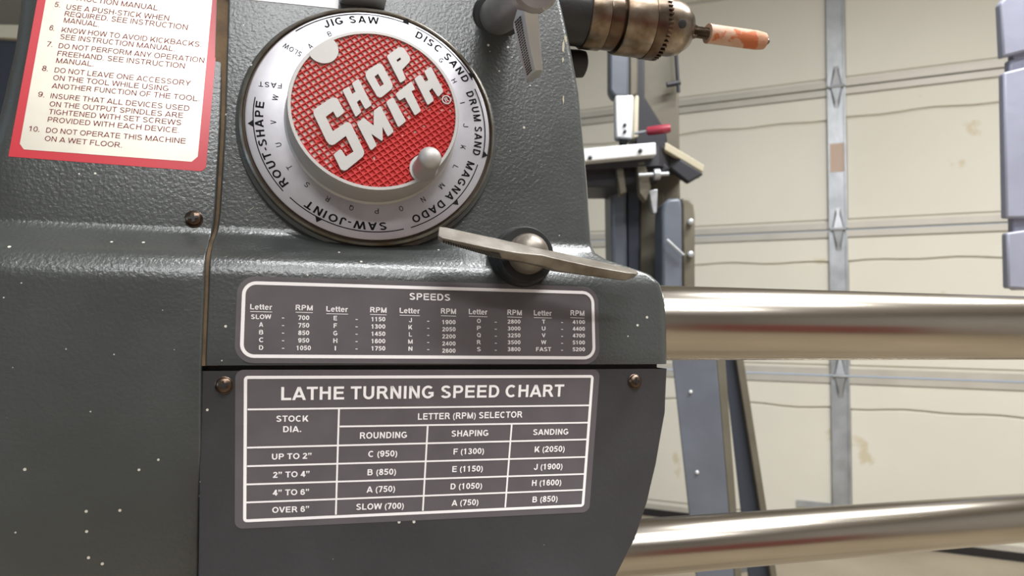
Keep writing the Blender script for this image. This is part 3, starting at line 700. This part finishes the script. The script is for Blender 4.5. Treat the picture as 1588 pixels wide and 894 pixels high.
# ---------------------------------------------------------------- lower lever
def fdir(p): return p
Q0 = SC.hit(806, 404); HB = at(812, 401, 0.0)
cpy = SC.hit(808, 372).y
P0 = at(806, 401, .400); P1 = at(830, 388, .374)
ax = (P1-P0).normalized(); L_ = (P1-P0).length
lev = MB().lathe(P0, ax, [(.0172, -.012), (.0172, .004), (.0165, .006), (.0158, .008), (.0158, .012), (.0148, .0135)], 48).build('lever_boss', M['black'], H)
lock = MB().lathe(P0, ax, [(.0110, .010), (.0110, L_-.010)]+[(.0105*math.cos(a), L_-.010+.0095*math.sin(a)) for a in np.linspace(0, PI/2-.05, 9)], 40).build('locking_lever', M['alu_dark'], H)
lock['label'] = 'long worn metal locking lever below the dial'
k4 = lambda p: (640+p[0]/3.193, 320+p[1]/3.193)
secs = []
for (tx, ty), (mx_, my), (bx, by), dd, thk in (((128, 101), (124, 146), (122, 160), .352, .007), ((160, 104), (150, 158), (148, 180), .352, .010), ((380, 152), (370, 205), (400, 252), .356, .012), ((520, 184), (520, 232), (530, 275), .360, .014),
        ((640, 213), (640, 243), (650, 300), .362, .015), ((700, 224), (700, 258), (710, 322), .364, .014), ((900, 268), (890, 300), (900, 350), .370, .011), ((1060, 305), (1060, 330), (1050, 370), .377, .008), ((1112, 322), (1110, 335), (1100, 352), .380, .006)):
    T = at(*k4((tx, ty)), dd+.013); Mm = at(*k4((mx_, my)), dd); B = at(*k4((bx, by)), dd+.004)
    secs.append([T, Mm, B, B+Vector((.003, thk, .001)), T+Vector((.003, thk*.6, -.001))])
o = MB().loft(secs).build('lever_arm', M['alu_dark'], lock); bevel(o, .0006)
# knurled grip teeth along the lower edge of the left arm
mb = MB(); s1, s2 = secs[1], secs[3]
for i in range(34):
    t = (i+.5)/34; q = secs[1:4]; k_ = 0 if t < .6 else 1; f = t/.6 if t < .6 else (t-.6)/.4*.3
    m_ = q[k_][1].lerp(q[k_+1][1], f); b_ = q[k_][2].lerp(q[k_+1][2], f); e1 = (b_-m_).normalized(); e2 = (q[k_+1][2]-q[k_][2]).normalized()
    mb.box(m_.lerp(b_, .72)-FW*.0002, e1, e2, e1.cross(e2), (b_-m_).length*.5, .0007, .0008)
mb.build('knurling', M['black'], lock, False)['kind'] = 'stuff'

# ---------------------------------------------------------------- upper lever (quill lock)
P0 = SC.hit(770, 26); P1 = at(826, -16, .352)
ax = (P1-P0).normalized(); L_ = (P1-P0).length
MB().lathe(P0, ax, [(.0150, -.014), (.0150, .001), (.0140, .004), (.0118, .0045)], 48).build('lever_boss', M['black'], H)
up = MB().lathe(P0, ax, [(.0112, -.004), (.0112, L_*.30), (.0106, L_*.33), (.0106, L_-.003), (.0116, L_-.002), (.0116, L_+.006), (.0098, L_+.0085)], 48).build('locking_lever', M['shaft'], H)
up['label'] = 'short metal locking lever with knurled side above the dial'
k5 = lambda p: (720+p[0]/6.875, p[1]/6.875)
secs = []
for (a, b, c, dd) in (((575, 60), (640, 60), (795, 30), .348), ((525, 230), (640, 110), (790, 90), .350), ((600, 560), (695, 440), (810, 430), .356), ((672, 845), (760, 745), (838, 745), .362)):
    A_ = at(*k5(a), dd+.006); B_ = at(*k5(b), dd); C_ = at(*k5(c), dd+.001)
    secs.append([A_, B_, C_, C_+Vector((.002, .009, 0)), A_+Vector((.002, .007, 0))])
A_, B_, C_, D_, E_ = secs[-1]
o = MB().loft(secs).build('lever_arm', M['galv'], up); bevel(o, .0004)
mb = MB(); (s1, s2) = (secs[1], secs[3])
for i in range(22):
    t = .04+.9*i/21
    for j in range(3):
        f0 = .10+j*.2; a = s1[0].lerp(s2[0], t); b = s1[1].lerp(s2[1], t)
        c = a.lerp(b, f0+.06)+Vector((-.0002, -.0002, 0)); e1 = (b-a).normalized(); e2 = (s2[0]-s1[0]).normalized()
        mb.box(c, e1, e2, e1.cross(e2), (b-a).length*.13, .0006, .0007)
mb.build('knurling', M['black'], up, False)['kind'] = 'stuff'

# bare chips in the enamel on the right edge
def chip(cx, cy, w_, h_, n=14, tilt=0):
    ring = []
    for k in range(n):
        a = 2*PI*k/n; q = random.uniform(.55, 1.1); x_ = w_*q*math.cos(a); y_ = h_*q*math.sin(a)
        ring.append(SC.hit(cx+x_+y_*tilt, cy+y_, .00012))
    MB().add(ring, [tuple(range(n))]).build('paint_chip', M['chip'], H, False)
M['chip'] = mat('bare_chip', srgb(150, 142, 122), .6, .2)
chip(874, 72, 2.2, 14, tilt=-.05); chip(877, 60, 2.5, 6); chip(873, 93, 2, 4); chip(873.5, 155, 1.6, 8); chip(392, 205, .5, 1); chip(389, 325, .7, 5, tilt=-1.2)
# bracket block on top of the dial (cast ear)
mb = MB(); c0 = SC.hit(562, 0)
mb.box(c0+NRM*.004+Z*.006, X, DV, NRM, .026, .020, .012)
bevel(mb.build('cast_ear', M['galv'], H), .0015, 3)
MB().lathe(c0+NRM*.0085+Z*.004, NRM, [(.006, 0), (.006, .003), (.004, .0035)], 24).build('ear_bolt', M['screw'], H)
# dark stop knob behind the right edge
kc = at(896, 99, .50); 
MB().lathe(kc-X*.03, X, [(.004, -.02), (.006, .0), (.0085, .016), (.0095, .03), (.0090, .034), (.006, .0355)], 32).build('stop_knob', M['rubber'], H)['label'] = 'black knob behind the right edge'

# ---------------------------------------------------------------- spindle + chuck
ya = .44
ap = on_y(1067, 48, ya); az = ap.z
def xs(px): # X on the axis at pixel column
    d = ray(px, 48+.13*(px-1067)); return (d*(ya/d.y)).x
cen = Vector((0, ya, az))
spn = MB().lathe(cen, X, [(.0195, xs(820)), (.0195, xs(905)), (.012, xs(905)+.001), (.012, xs(1000))], 56).build('drive_quill', M['black'], H); spn['label'] = 'black steel quill carrying the chuck'
CK = thing('drill_chuck', 'brown stained steel keyed drill chuck on the headstock spindle', 'chuck', (xs(905), ya, az-.0215))
rc = .0208
MB().lathe(cen, X, [(rc*.7, xs(903)), (rc*.97, xs(903)), (rc*1.0, xs(905)), (rc*1.0, xs(931)), (rc*.97, xs(932)), (rc*.9, xs(933)), (rc*.7, xs(933))], 56).build('collar', M['chuck2'], CK)['label'] = 'bright steel collar'
MB().lathe(cen, X, [(rc*.7, xs(933)), (rc*.94, xs(933)), (rc*.95, xs(935)), (rc*.95, xs(951)), (rc*.90, xs(952)), (rc*.90, xs(957))], 56).build('backing_ring', M['chuck'], CK)
MB().lathe(cen, X, [(rc*.8, xs(955)), (rc*1.03, xs(955)), (rc*1.06, xs(957)), (rc*1.06, xs(1000))], 56).build('chuck_body', M['chuck2'], CK)
mb = MB(); mb.lathe(cen, X, [(rc*1.08, xs(999)), (rc*1.09, xs(1001)), (rc*1.09, xs(1013)), (rc*1.04, xs(1016))], 56)
for k in range(44):
    a = 2*PI*k/44; er = Vector((0, math.cos(a), math.sin(a))); et = Vector((0, -math.sin(a), math.cos(a)))
    mb.box(cen+X*(xs(1017))+er*rc*.985, X, er, et, .0042, .0042, .0013)
mb.build('key_gear_ring', M['chuck'], CK)['label'] = 'toothed key ring'
MB().lathe(cen, X, [(rc*.7, xs(1014)), (rc*.9, xs(1016)), (rc*.90, xs(1040)), (rc*.84, xs(1052)), (rc*.62, xs(1064)), (rc*.42, xs(1067)), (rc*.2, xs(1066))], 56).build('chuck_nose', M['chuck2'], CK)
kh = Vector((xs(1038), 0, 0)); hd = Vector((-.28, -.93, -.22)).normalized(); er = Vector((0, hd.y, hd.z)).normalized()
MB().lathe(cen+kh+er*(rc*.88), er, [(.0030, -.002), (.0030, .0005), (.0026, .0007)], 24).build('key_hole', M['black'], CK, False)
for k in range(3):
    a = 2*PI*k/3+2.2; er = Vector((0, math.cos(a), math.sin(a))); et = Vector((0, -math.sin(a), math.cos(a)))
    mb = MB(); A_ = cen+X*xs(1062); L_ = xs(1078)-xs(1062)
    mb.loft([[A_+er*.0072+et*.0026, A_+er*.0072-et*.0026, A_+er*.002-et*.0024, A_+er*.002+et*.0024], [A_+X*L_+er*.0045+et*.0016, A_+X*L_+er*.0045-et*.0016, A_+X*L_+er*.0018-et*.001, A_+X*L_+er*.0018+et*.001]])
    mb.build('jaw', M['chuck'], CK)
DR = thing('sanding_drum', 'small orange and tan sanding drum on a steel arbor in the drill chuck', 'sanding drum', (xs(1100), ya, az-.007))
mb = MB(); pr_ = []
L0, L1 = xs(1064), xs(1108)
for i in range(48):
    t = i/47; pr_.append((.0036+.0004*(i % 2), L0+(L1-L0)*t))
mb.lathe(cen, X, pr_, 24).build('arbor', M['chuck'], DR)
rd = .0066
MB().lathe(cen, X, [(rd*.5, xs(1097)), (rd*1.03, xs(1097)), (rd*1.03, xs(1100)), (rd, xs(1101)), (rd, xs(1172)), (rd*.93, xs(1180)), (rd*.88, xs(1184)), (rd*.4, xs(1184))], 40).build('sanding_sleeve', M['drum'], DR)
MB().lathe(cen, X, [(.0022, xs(1180)), (.0022, xs(1190)), (.0014, xs(1192))], 20).build('arbor_tip', M['rim'], DR)

# ---------------------------------------------------------------- way tubes
def tube(name_label, yy, px, py, r, x0, x1, n=72):
    c = on_y(px, py, yy); o = thing('way_tube', name_label, 'tube', (x0, yy, c.z-r), 'steel way tubes of the lathe')
    MB().lathe((0, yy, c.z), X, [(r*.82, x0+.1), (r*.82, x0), (r*.97, x0), (r, x0+.001), (r, x1-.001), (r*.97, x1), (r*.82, x1), (r*.82, x1-.1)], n, False).build('tube_wall', M['steel'], o)
    return o
tube('upper polished steel way tube running right from the headstock', .404, 1035, 501, .0231, XRc(SC.hit(1030, 501).z)-.0004, 1.05)
tube('lower polished steel way tube crossing the bottom right corner', .552, 1000, 849, .0226, .22, 1.25)

# ---------------------------------------------------------------- garage shell
TH = math.radians(-41.0); E1 = Vector((math.cos(TH), math.sin(TH), 0)); NI = Vector((math.sin(TH), -math.cos(TH), 0))  # NI toward the camera side
if NI.dot(-FW) < 0: NI = -NI
D0 = at(1300, 357, 2.96); 
def dhit(px, py, off=0):
    d = ray(px, py); t = (D0+NI*off-CAM).dot(NI)/d.dot(NI); return CAM+d*t
def U(px, py=357, off=0): return (dhit(px, py, off)-D0).dot(E1)
def Zp(px, py, off=0): return dhit(px, py, off).z
def DW_(u, z, off): return Vector((D0.x, D0.y, 0))+E1*u+NI*off+Z*z
def dbox(mb, u0, u1, z0, z1, d0, d1):
    return mb.hexa([DW_(u0, z0, d1), DW_(u1, z0, d1), DW_(u1, z1, d1), DW_(u0, z1, d1), DW_(u0, z0, d0), DW_(u1, z0, d0), DW_(u1, z1, d0), DW_(u0, z1, d0)])
zj = [Zp(1300, y) for y in (825, 583, 357, 137)]; hs = zj[3]-zj[2]; zj.append(zj[3]+hs)
print('joint heights', [round(z, 3) for z in zj])
def struct(name, loc=(0, 0, 0)):
    o = bpy.data.objects.new(name, None); COL.objects.link(o); o['kind'] = 'structure'; o['org'] = (0, 0, 0); return o
UL, UR = U(1300)-3.9, U(1300)+1.55
uS = (U(1287, 357), U(1313, 357)); us_mid = sum(uS)/2; stw = uS[1]-uS[0]
door = struct('door_1'); door['label'] = 'cream sectional garage door with galvanised stiles'
stiles = [us_mid+k*1.22 for k in (-3, -2, -1, 0, 1)]
for i in range(4):
    z0, z1 = zj[i]+.004, zj[i+1]-.004
    dbox(MB(), UL, UR, z0, z1, -.035, -.004).build('door_section', M['door'], door, False)
    if i > 0: dbox(MB(), UL, UR, z0, z0+.026, -.004, .008).build('bottom_rail', M['rail'], door, False)
    else: dbox(MB(), UL, UR, z0, z0+.02, -.004, .008).build('bottom_rail', M['rail'], door, False)
    dbox(MB(), UL, UR, z1-.026, z1, -.004, .008).build('top_rail', M['rail'], door, False)
    edges = [UL]+stiles+[UR]
    for j in range(len(edges)-1):
        a, b = edges[j]+stw/2, edges[j+1]-stw/2
        n = 18; top = z1-(.125 if i < 3 else .12); low = z0+.028; up_ = z1-.030
        # insulation board, its upper lip folded over with a slightly wavy crease
        vs = []; fs = []
        for k in range(n+1):
            u = a+.006+(b-a-.012)*k/n; wv = .0035*math.sin(k*1.3+i*2+j)+.003*math.sin(k*.5+j*3)
            vs += [DW_(u, low+.012, -.003), DW_(u, low+.014, .004), DW_(u, top-.010+wv, .005), DW_(u, top-.003+wv, -.003)]
        for k in range(n):
            for q in range(3): fs.append((k*4+q, k*4+q+1, (k+1)*4+q+1, (k+1)*4+q))
        mb = MB(); mb.add(vs, fs); mb.build('insulation_board', M['board'], door)
        vs = []; fs = []
        for k in range(n+1):
            u = a+.004+(b-a-.008)*k/n; wv = .0035*math.sin(k*1.3+i*2+j)+.003*math.sin(k*.5+j*3)
            vs += [DW_(u, top+.002+wv, -.003), DW_(u, top+.004+wv, .009), DW_(u, up_-.004, .007), DW_(u, up_, -.003)]
        for k in range(n):
            for q in range(3): fs.append((k*4+q, k*4+q+1, (k+1)*4+q+1, (k+1)*4+q))
        mb = MB(); mb.add(vs, fs); mb.build('top_lip', M['board'], door)
    for j, u in enumerate(stiles):
        mb = MB(); dbox(mb, u-stw/2, u+stw/2, z0, z1, -.004, .018); dbox(mb, u-stw/2-.003, u-stw/2+.004, z0, z1, .008, .026); dbox(mb, u+stw/2-.004, u+stw/2+.003, z0, z1, .008, .026)
        mb.build('stile', M['galv'], door, False)
        if i < 3 and abs(j-3) < 2:
            mb = MB(); w_ = stw*.36
            for sgn in (1, -1):
                zz_ = zj[i+1]+.004*sgn
                mb.loft([[DW_(u-w_, zz_, .018), DW_(u+w_, zz_, .018), DW_(u+w_*.4, zz_+sgn*.085, .018), DW_(u-w_*.4, zz_+sgn*.085, .018)],
                         [DW_(u-w_*.8, zz_, .029), DW_(u+w_*.8, zz_, .029), DW_(u+w_*.2, zz_+sgn*.06, .022), DW_(u-w_*.2, zz_+sgn*.06, .022)]])
            mb.lathe(DW_(u-w_*1.3, zj[i+1], .030), E1, [(.006, 0), (.006, w_*2.6)], 12)
            mb.build('hinge', M['galv'], door, False)
dbox(MB(), us_mid-stw/2+.002, us_mid+stw/2-.002, Zp(1300, 268), Zp(1300, 224), .0181, .0195).build('tape_patch', M['tape'], door, False)
dbox(MB(), us_mid-.17, us_mid-stw/2-.004, Zp(1262, 787), Zp(1262, 778), .006, .016).build('latch_plate', M['galv'], door, False)
dbox(MB(), UL, UR, zj[0]-.03, zj[0]+.006, -.03, .006).build('bottom_seal', M['rubber'], door, False)
# room shell: floor, walls, ceiling aligned with the door
zf = zj[0]-.03; CEIL = 2.62
def wallbox(name, u0, u1, z0, z1, d0, d1, m):
    o = dbox(MB(), u0, u1, z0, z1, d0, d1).build(name, m, None, False); o['kind'] = 'structure'; return o
wallbox('floor', UL-1.2, UR+1.2, zf-.06, zf, -1.0, 6.2, M['floor'])
wallbox('ceiling', UL-1.2, UR+1.2, CEIL, CEIL+.05, -.1, 6.2, M['ceil'])
wallbox('wall_left', UL-1.25, UL-1.2, zf, CEIL, -.1, 6.2, M['wall'])
wallbox('wall_right', UR+1.2, UR+1.25, zf, CEIL, -.1, 6.2, M['wall'])
wallbox('wall_back', UL-1.2, UR+1.2, zf, CEIL, 6.2, 6.25, M['wall'])
mb = MB(); dbox(mb, UL-1.2, UL, zf, CEIL, -.1, -.04); dbox(mb, UR, UR+1.2, zf, CEIL, -.1, -.04); dbox(mb, UL, UR, zj[4], CEIL, -.1, -.04)
o = mb.build('wall_front', M['wall'], None, False); o['kind'] = 'structure'
# daylight window in the wall behind
wc_ = DW_(-2.2, 1.5, 6.19); win = struct('window_1')
for (u0, u1, z0, z1) in ((-2.95, -1.45, .90, .98), (-2.95, -1.45, 2.02, 2.10), (-2.95, -2.87, .9, 2.1), (-1.53, -1.45, .9, 2.1), (-2.23, -2.17, .9, 2.1)):
    dbox(MB(), u0, u1, z0, z1, 6.10, 6.199).build('window_frame', M['lampwhite'], win, False)
area('window_daylight', DW_(-2.2, 1.5, 6.17), DW_(-2.2, 1.5, 0), 1.3, 1.04, 34, (.55, .75, 1.0))
# light fixtures (the lamps themselves)
for i, (p, a, b, e) in enumerate(LAMPS):
    t = thing('ceiling_lamp', ['long fluorescent ceiling lamp behind the camera', 'long fluorescent ceiling lamp over the lathe', 'added fluorescent lamp above the camera, brightening upward faces'][i], 'lamp', (p[0], p[1], p[2]+.12), 'fluorescent ceiling lamps')
    MB().box((p[0], p[1], p[2]-.02), X, Y, Z, a+.1, b+.06, .05).build('lamp_housing', M['lampwhite'], t, False)
    MB().box((p[0], p[1], p[2]+.0625), X, Y, Z, .06, .06, .115).build('lamp_stem', M['lampwhite'], t, False)

# ---------------------------------------------------------------- band saw
BD = 1.60
BX = Vector((RT.x, RT.y, 0)).normalized(); BF = Vector((FW.x, FW.y, 0)).normalized()
BS = thing('band_saw', 'grey floor standing band saw with tilted table in front of the garage door', 'saw', (at(1060, 800, 1.65).x, at(1060, 800, 1.65).y, zf))
def prism(pts, d0, d1, name, m, parent=BS, bev=.004, sh=(0, 0)):
    A_ = [at(x, y, d0) for x, y in pts]; B_ = [at(x, y, d0)+BF*(d1-d0) for x, y in pts]
    mb = MB(); n = len(pts); mb.add(A_+B_, [tuple(range(n)), tuple(range(2*n-1, n-1, -1))]+[(i, (i+1) % n, n+(i+1) % n, n+i) for i in range(n)])
    o = mb.build(name, m, parent, False)
    if bev: bevel(o, bev, 2)
    return o
# main upright: box with an oblique olive side
prism([(985, -90), (1050, -90), (1056, 330), (1056, 470), (1005, 470), (985, 300)], 1.62, 1.72, 'column', M['saw_olive'], bev=.006)
prism([(985, -90), (1000, -90), (1000, 150), (1034, 205), (1036, 232), (985, 232)], 1.575, 1.62, 'blade_guard_bracket', M['saw_dark'])
prism([(945, -90), (976, -90), (976, 152), (952, 150), (945, 140)], 1.50, 1.54, 'upper_guard', M['saw_grey'], bev=.006)
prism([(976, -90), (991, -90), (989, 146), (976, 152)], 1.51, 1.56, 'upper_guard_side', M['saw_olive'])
g = prism([(954, 147), (983, 147), (981, 216), (955, 214)], 1.50, 1.53, 'guide_block', M['saw_white'])
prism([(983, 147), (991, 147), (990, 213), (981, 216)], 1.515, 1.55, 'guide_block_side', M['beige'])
for yy in (194, 204):
    c = at(969, yy, 1.498); MB().lathe(c, -BF, [(.0035, -.003), (.0035, .002), (.002, .003)], 14).build('screw', M['saw_dark'], g)
prism([(962, 214), (974, 214), (974, 222), (962, 222)], 1.51, 1.53, 'blade_guide', M['saw_dark'], bev=.001)
A_ = at(984, 207, 1.50); B_ = at(1003, 204, 1.49); C_ = at(1040, 199, 1.48)
k = MB().lathe(A_, (B_-A_), [(.003, 0), (.003, (B_-A_).length)], 14).build('knob_rod', M['galv'], BS)
MB().lathe(B_, (C_-B_), [(.007, 0), (.009, .004), (.0095, (C_-B_).length*.8), (.008, (C_-B_).length)], 18).build('grip', M['handle_red'], BS)['label'] = 'dark red guide locking grip'
# table
tb = [at(880, 236, 1.36), at(1016, 222, 1.46), at(1090, 266, 1.92), at(905, 262, 1.90)]
prism([(870, 233), (1017, 221), (1018, 240), (870, 254)], 1.40, 1.43, 'table_edge', M['saw_white'], bev=.002)
tt = MB(); dpt = -Z*.02
q = [at(870, 235, 1.432), at(1022, 226, 1.432), at(1084, 264, 1.72), at(900, 262, 1.74)]
tt.hexa([q[0]+dpt*2, q[1]+dpt*2, q[1], q[0], q[3]+dpt*3, q[2]+dpt, q[2], q[3]]); tt.build('table', M['saw_dark'], BS, False)
for p in ((915, 245), (993, 234)):
    MB().lathe(at(p[0], p[1], 1.398), -BF, [(.004, -.003), (.004, .002), (.002, .003)], 14).build('bolt', M['saw_dark'], BS)
r0, r1 = at(1032, 229, 1.46), at(1088, 262, 1.58); e_ = (r1-r0).normalized(); e2_ = e_.cross(FW).normalized()
bevel(MB().box((r0+r1)/2, e_, e2_, FW, (r1-r0).length+.01, .016, .02).build('fence_rail', M['beige'], BS, False), .002)
prism([(1010, 228), (1034, 232), (1092, 270), (1068, 284), (1040, 262), (1012, 245)], 1.50, 1.52, 'table_insert', M['saw_dark'])
prism([(870, 254), (1018, 240), (1040, 262), (1000, 282), (958, 290), (870, 290)], 1.46, 1.60, 'trunnion_housing', M['saw_dark'])
for pts, d0, m_ in (([(955, 255), (966, 254), (972, 298), (962, 302)], 1.44, 'saw_olive'), ([(988, 252), (1000, 250), (1010, 290), (1002, 312), (992, 300)], 1.43, 'saw_olive')):
    prism(pts, d0, d0+.03, 'trunnion_arm', M[m_], bev=.002)
MB().lathe(at(990, 272, 1.42), at(1030, 270, 1.42)-at(990, 272, 1.42), [(.004, 0), (.004, .03), (.011, .031), (.011, .042), (.004, .043), (.004, .06)], 18).build('tilt_knob', M['galv'], BS)
prism([(1006, 296), (1020, 293), (1019, 330), (1013, 332)], 1.45, 1.47, 'tilt_pointer', M['galv'], bev=.002)
# lower body
prism([(947, 286), (972, 286), (974, 470), (950, 470)], 1.55, 1.66, 'lower_body', M['saw_grey'], bev=.008)
prism([(972, 286), (992, 286), (992, 470), (974, 470)], 1.56, 1.66, 'lower_body_panel', M['navy'], bev=.004)
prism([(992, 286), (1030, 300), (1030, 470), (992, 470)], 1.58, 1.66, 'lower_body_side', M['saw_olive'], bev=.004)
wc = prism([(1027, 330), (1030, 314), (1038, 308), (1056, 307), (1058, 320), (1059, 470), (1027, 470)], 1.44, 1.52, 'wheel_cover', M['saw_grey'], bev=.006)
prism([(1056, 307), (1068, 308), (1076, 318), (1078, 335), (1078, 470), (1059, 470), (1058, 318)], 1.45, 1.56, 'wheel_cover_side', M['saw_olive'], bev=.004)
for yy in (345, 395): 
    MB().lathe(at(1070, yy, 1.445), -BF, [(.006, -.002), (.006, .008), (.003, .010)], 16).build('latch', M['galv'], BS)
b1, b2 = at(1034, 372, 1.43), at(1060, 396, 1.43)
MB().lathe(b1, b2-b1, [(.003, 0), (.003, (b2-b1).length)], 12).build('latch_wire', M['galv'], BS)
MB().lathe(at(1047, 60, 1.6), at(1052, 140, 1.6)-at(1047, 60, 1.6), [(.004, 0), (.004, .12)], 12).build('tension_rod', M['saw_dark'], BS)
MB().lathe(at(1034, 132, 1.6), at(1055, 128, 1.6)-at(1034, 132, 1.6), [(.006, 0), (.006, .03)], 12).build('tension_lever', M['saw_dark'], BS)
# stand: flared sheet metal legs down to the floor
def yfloor(px, dep):  # pixel row of the floor at this column and depth
    lo, hi = 500, 3000
    for _ in range(40):
        m_ = (lo+hi)/2
        if at(px, m_, dep).z > zf: lo = m_
        else: hi = m_
    return lo
yf1 = yfloor(1130, 1.46)
dx1 = (1085-1046)/243.; dx2 = (1131-1111)/243.
L1 = [(1036, 495), (1106, 495), (1131+dx2*(yf1-800), yf1), (1085+dx1*(yf1-800), yf1)]
def leg(pts, d, th, name, m_, bev=.002):
    prism(pts, d, d+th, name, M[m_], bev=bev)
leg([(1036, 495), (1106, 495), (1131+dx2*(yf1-800), yf1), (1082+dx1*.45*(yf1-800), yf1)], 1.46, .006, 'stand_panel', 'saw_grey')
leg([(1106, 495), (1120, 495), (1141+dx2*(yf1-800), yf1), (1131+dx2*(yf1-800), yf1)], 1.462, .02, 'stand_flange', 'saw_olive')
yf2 = yfloor(1170, 1.8)
leg([(1116, 495), (1133, 495), (1178+.17*(yf2-795), yf2), (1152+.10*(yf2-795), yf2)], 1.80, .006, 'stand_panel', 'navy')
leg([(1132, 495), (1144, 495), (1186+.17*(yf2-795), yf2), (1177+.17*(yf2-795), yf2)], 1.78, .02, 'stand_flange', 'saw_olive')
prism([(940, 455), (1150, 455), (1150, 500), (940, 500)], 1.46, 1.85, 'stand_top', M['saw_grey'], bev=.004)
leg([(905, 495), (950, 495), (930, yf1), (890, yf1)], 1.46, .006, 'stand_panel', 'saw_grey')
for p in ((1071, 608), (1081, 733)): MB().lathe(at(p[0], p[1], 1.459), -BF, [(.0035, -.001), (.0035, .0015), (.002, .003)], 12).build('rivet', M['saw_white'], BS)
prism([(1130, 860), (1190, 850), (1195, 880), (1150, 890)], 1.9, 1.93, 'stand_brace', M['galv'], bev=.002)

# ---------------------------------------------------------------- blue-grey stepped post at the right edge
PT = thing('stepped_post', 'blue-grey stepped plastic post hanging at the right edge', 'post', at(1600, 447, 1.05))
def pbox(pts, d0, d1, name, m_='bluegrey', bev=.003):
    return prism(pts, d0, d1, name, M[m_], PT, bev)
pbox([(1560, -60), (1640, -75), (1640, 92), (1572, 92)], 1.052, 1.066, 'core')
pbox([(1566, 92), (1640, 80), (1640, 450), (1574, 450)], 1.052, 1.066, 'core')
pbox([(1552, 5), (1562, -8), (1640, -30), (1640, 66), (1556, 88)], 1.04, 1.054, 'block')
pbox([(1557, 112), (1640, 92), (1640, 338), (1561, 338)], 1.04, 1.054, 'block')
pbox([(1562, 361), (1640, 350), (1640, 452), (1564, 447)], 1.04, 1.054, 'block')
# ---------------------------------------------------------------- dark cabinet behind the left edge
CB = thing('storage_cabinet', 'dark storage cabinet with a light top seen past the left edge', 'cabinet', at(-60, 800, 2.2))
prism([(-260, 46), (30, 62), (30, 900), (-260, 900)], 2.2, 2.6, 'body', M['saw_dark'], CB)
prism([(-262, 32), (34, 38), (34, 60), (-262, 46)], 2.18, 2.62, 'cabinet_top', M['beige'], CB)
# red tool chest behind the camera, mirrored in the steel tubes
TC = thing('tool_chest', 'red steel tool chest standing behind the camera', 'tool chest', (.7, -1.7, zf))
MB().box((.7, -1.7, zf+.42), X, Y, Z, 1.2, .45, .64).build('body', M['toolred'], TC, False)
for k in range(4):
    d = MB().box((.7, -1.468, zf+.2+k*.15), X, Y, Z, 1.1, .016, .13).build('drawer', M['toolred'], TC, False)
    MB().box((.7, -1.455, zf+.24+k*.15), X, Y, Z, .9, .014, .014).build('handle', M['galv'], d, False)
for sx_ in (-.5, .5):
    for sy_ in (-.17, .17): MB().lathe((.7+sx_, -1.7+sy_-.015, zf+.05), Y, [(.05, 0), (.05, .03)], 20).build('wheel', M['rubber'], TC)
bpy.context.view_layer.update()
for o in bpy.data.objects:
    if 'org' in o: del o['org']
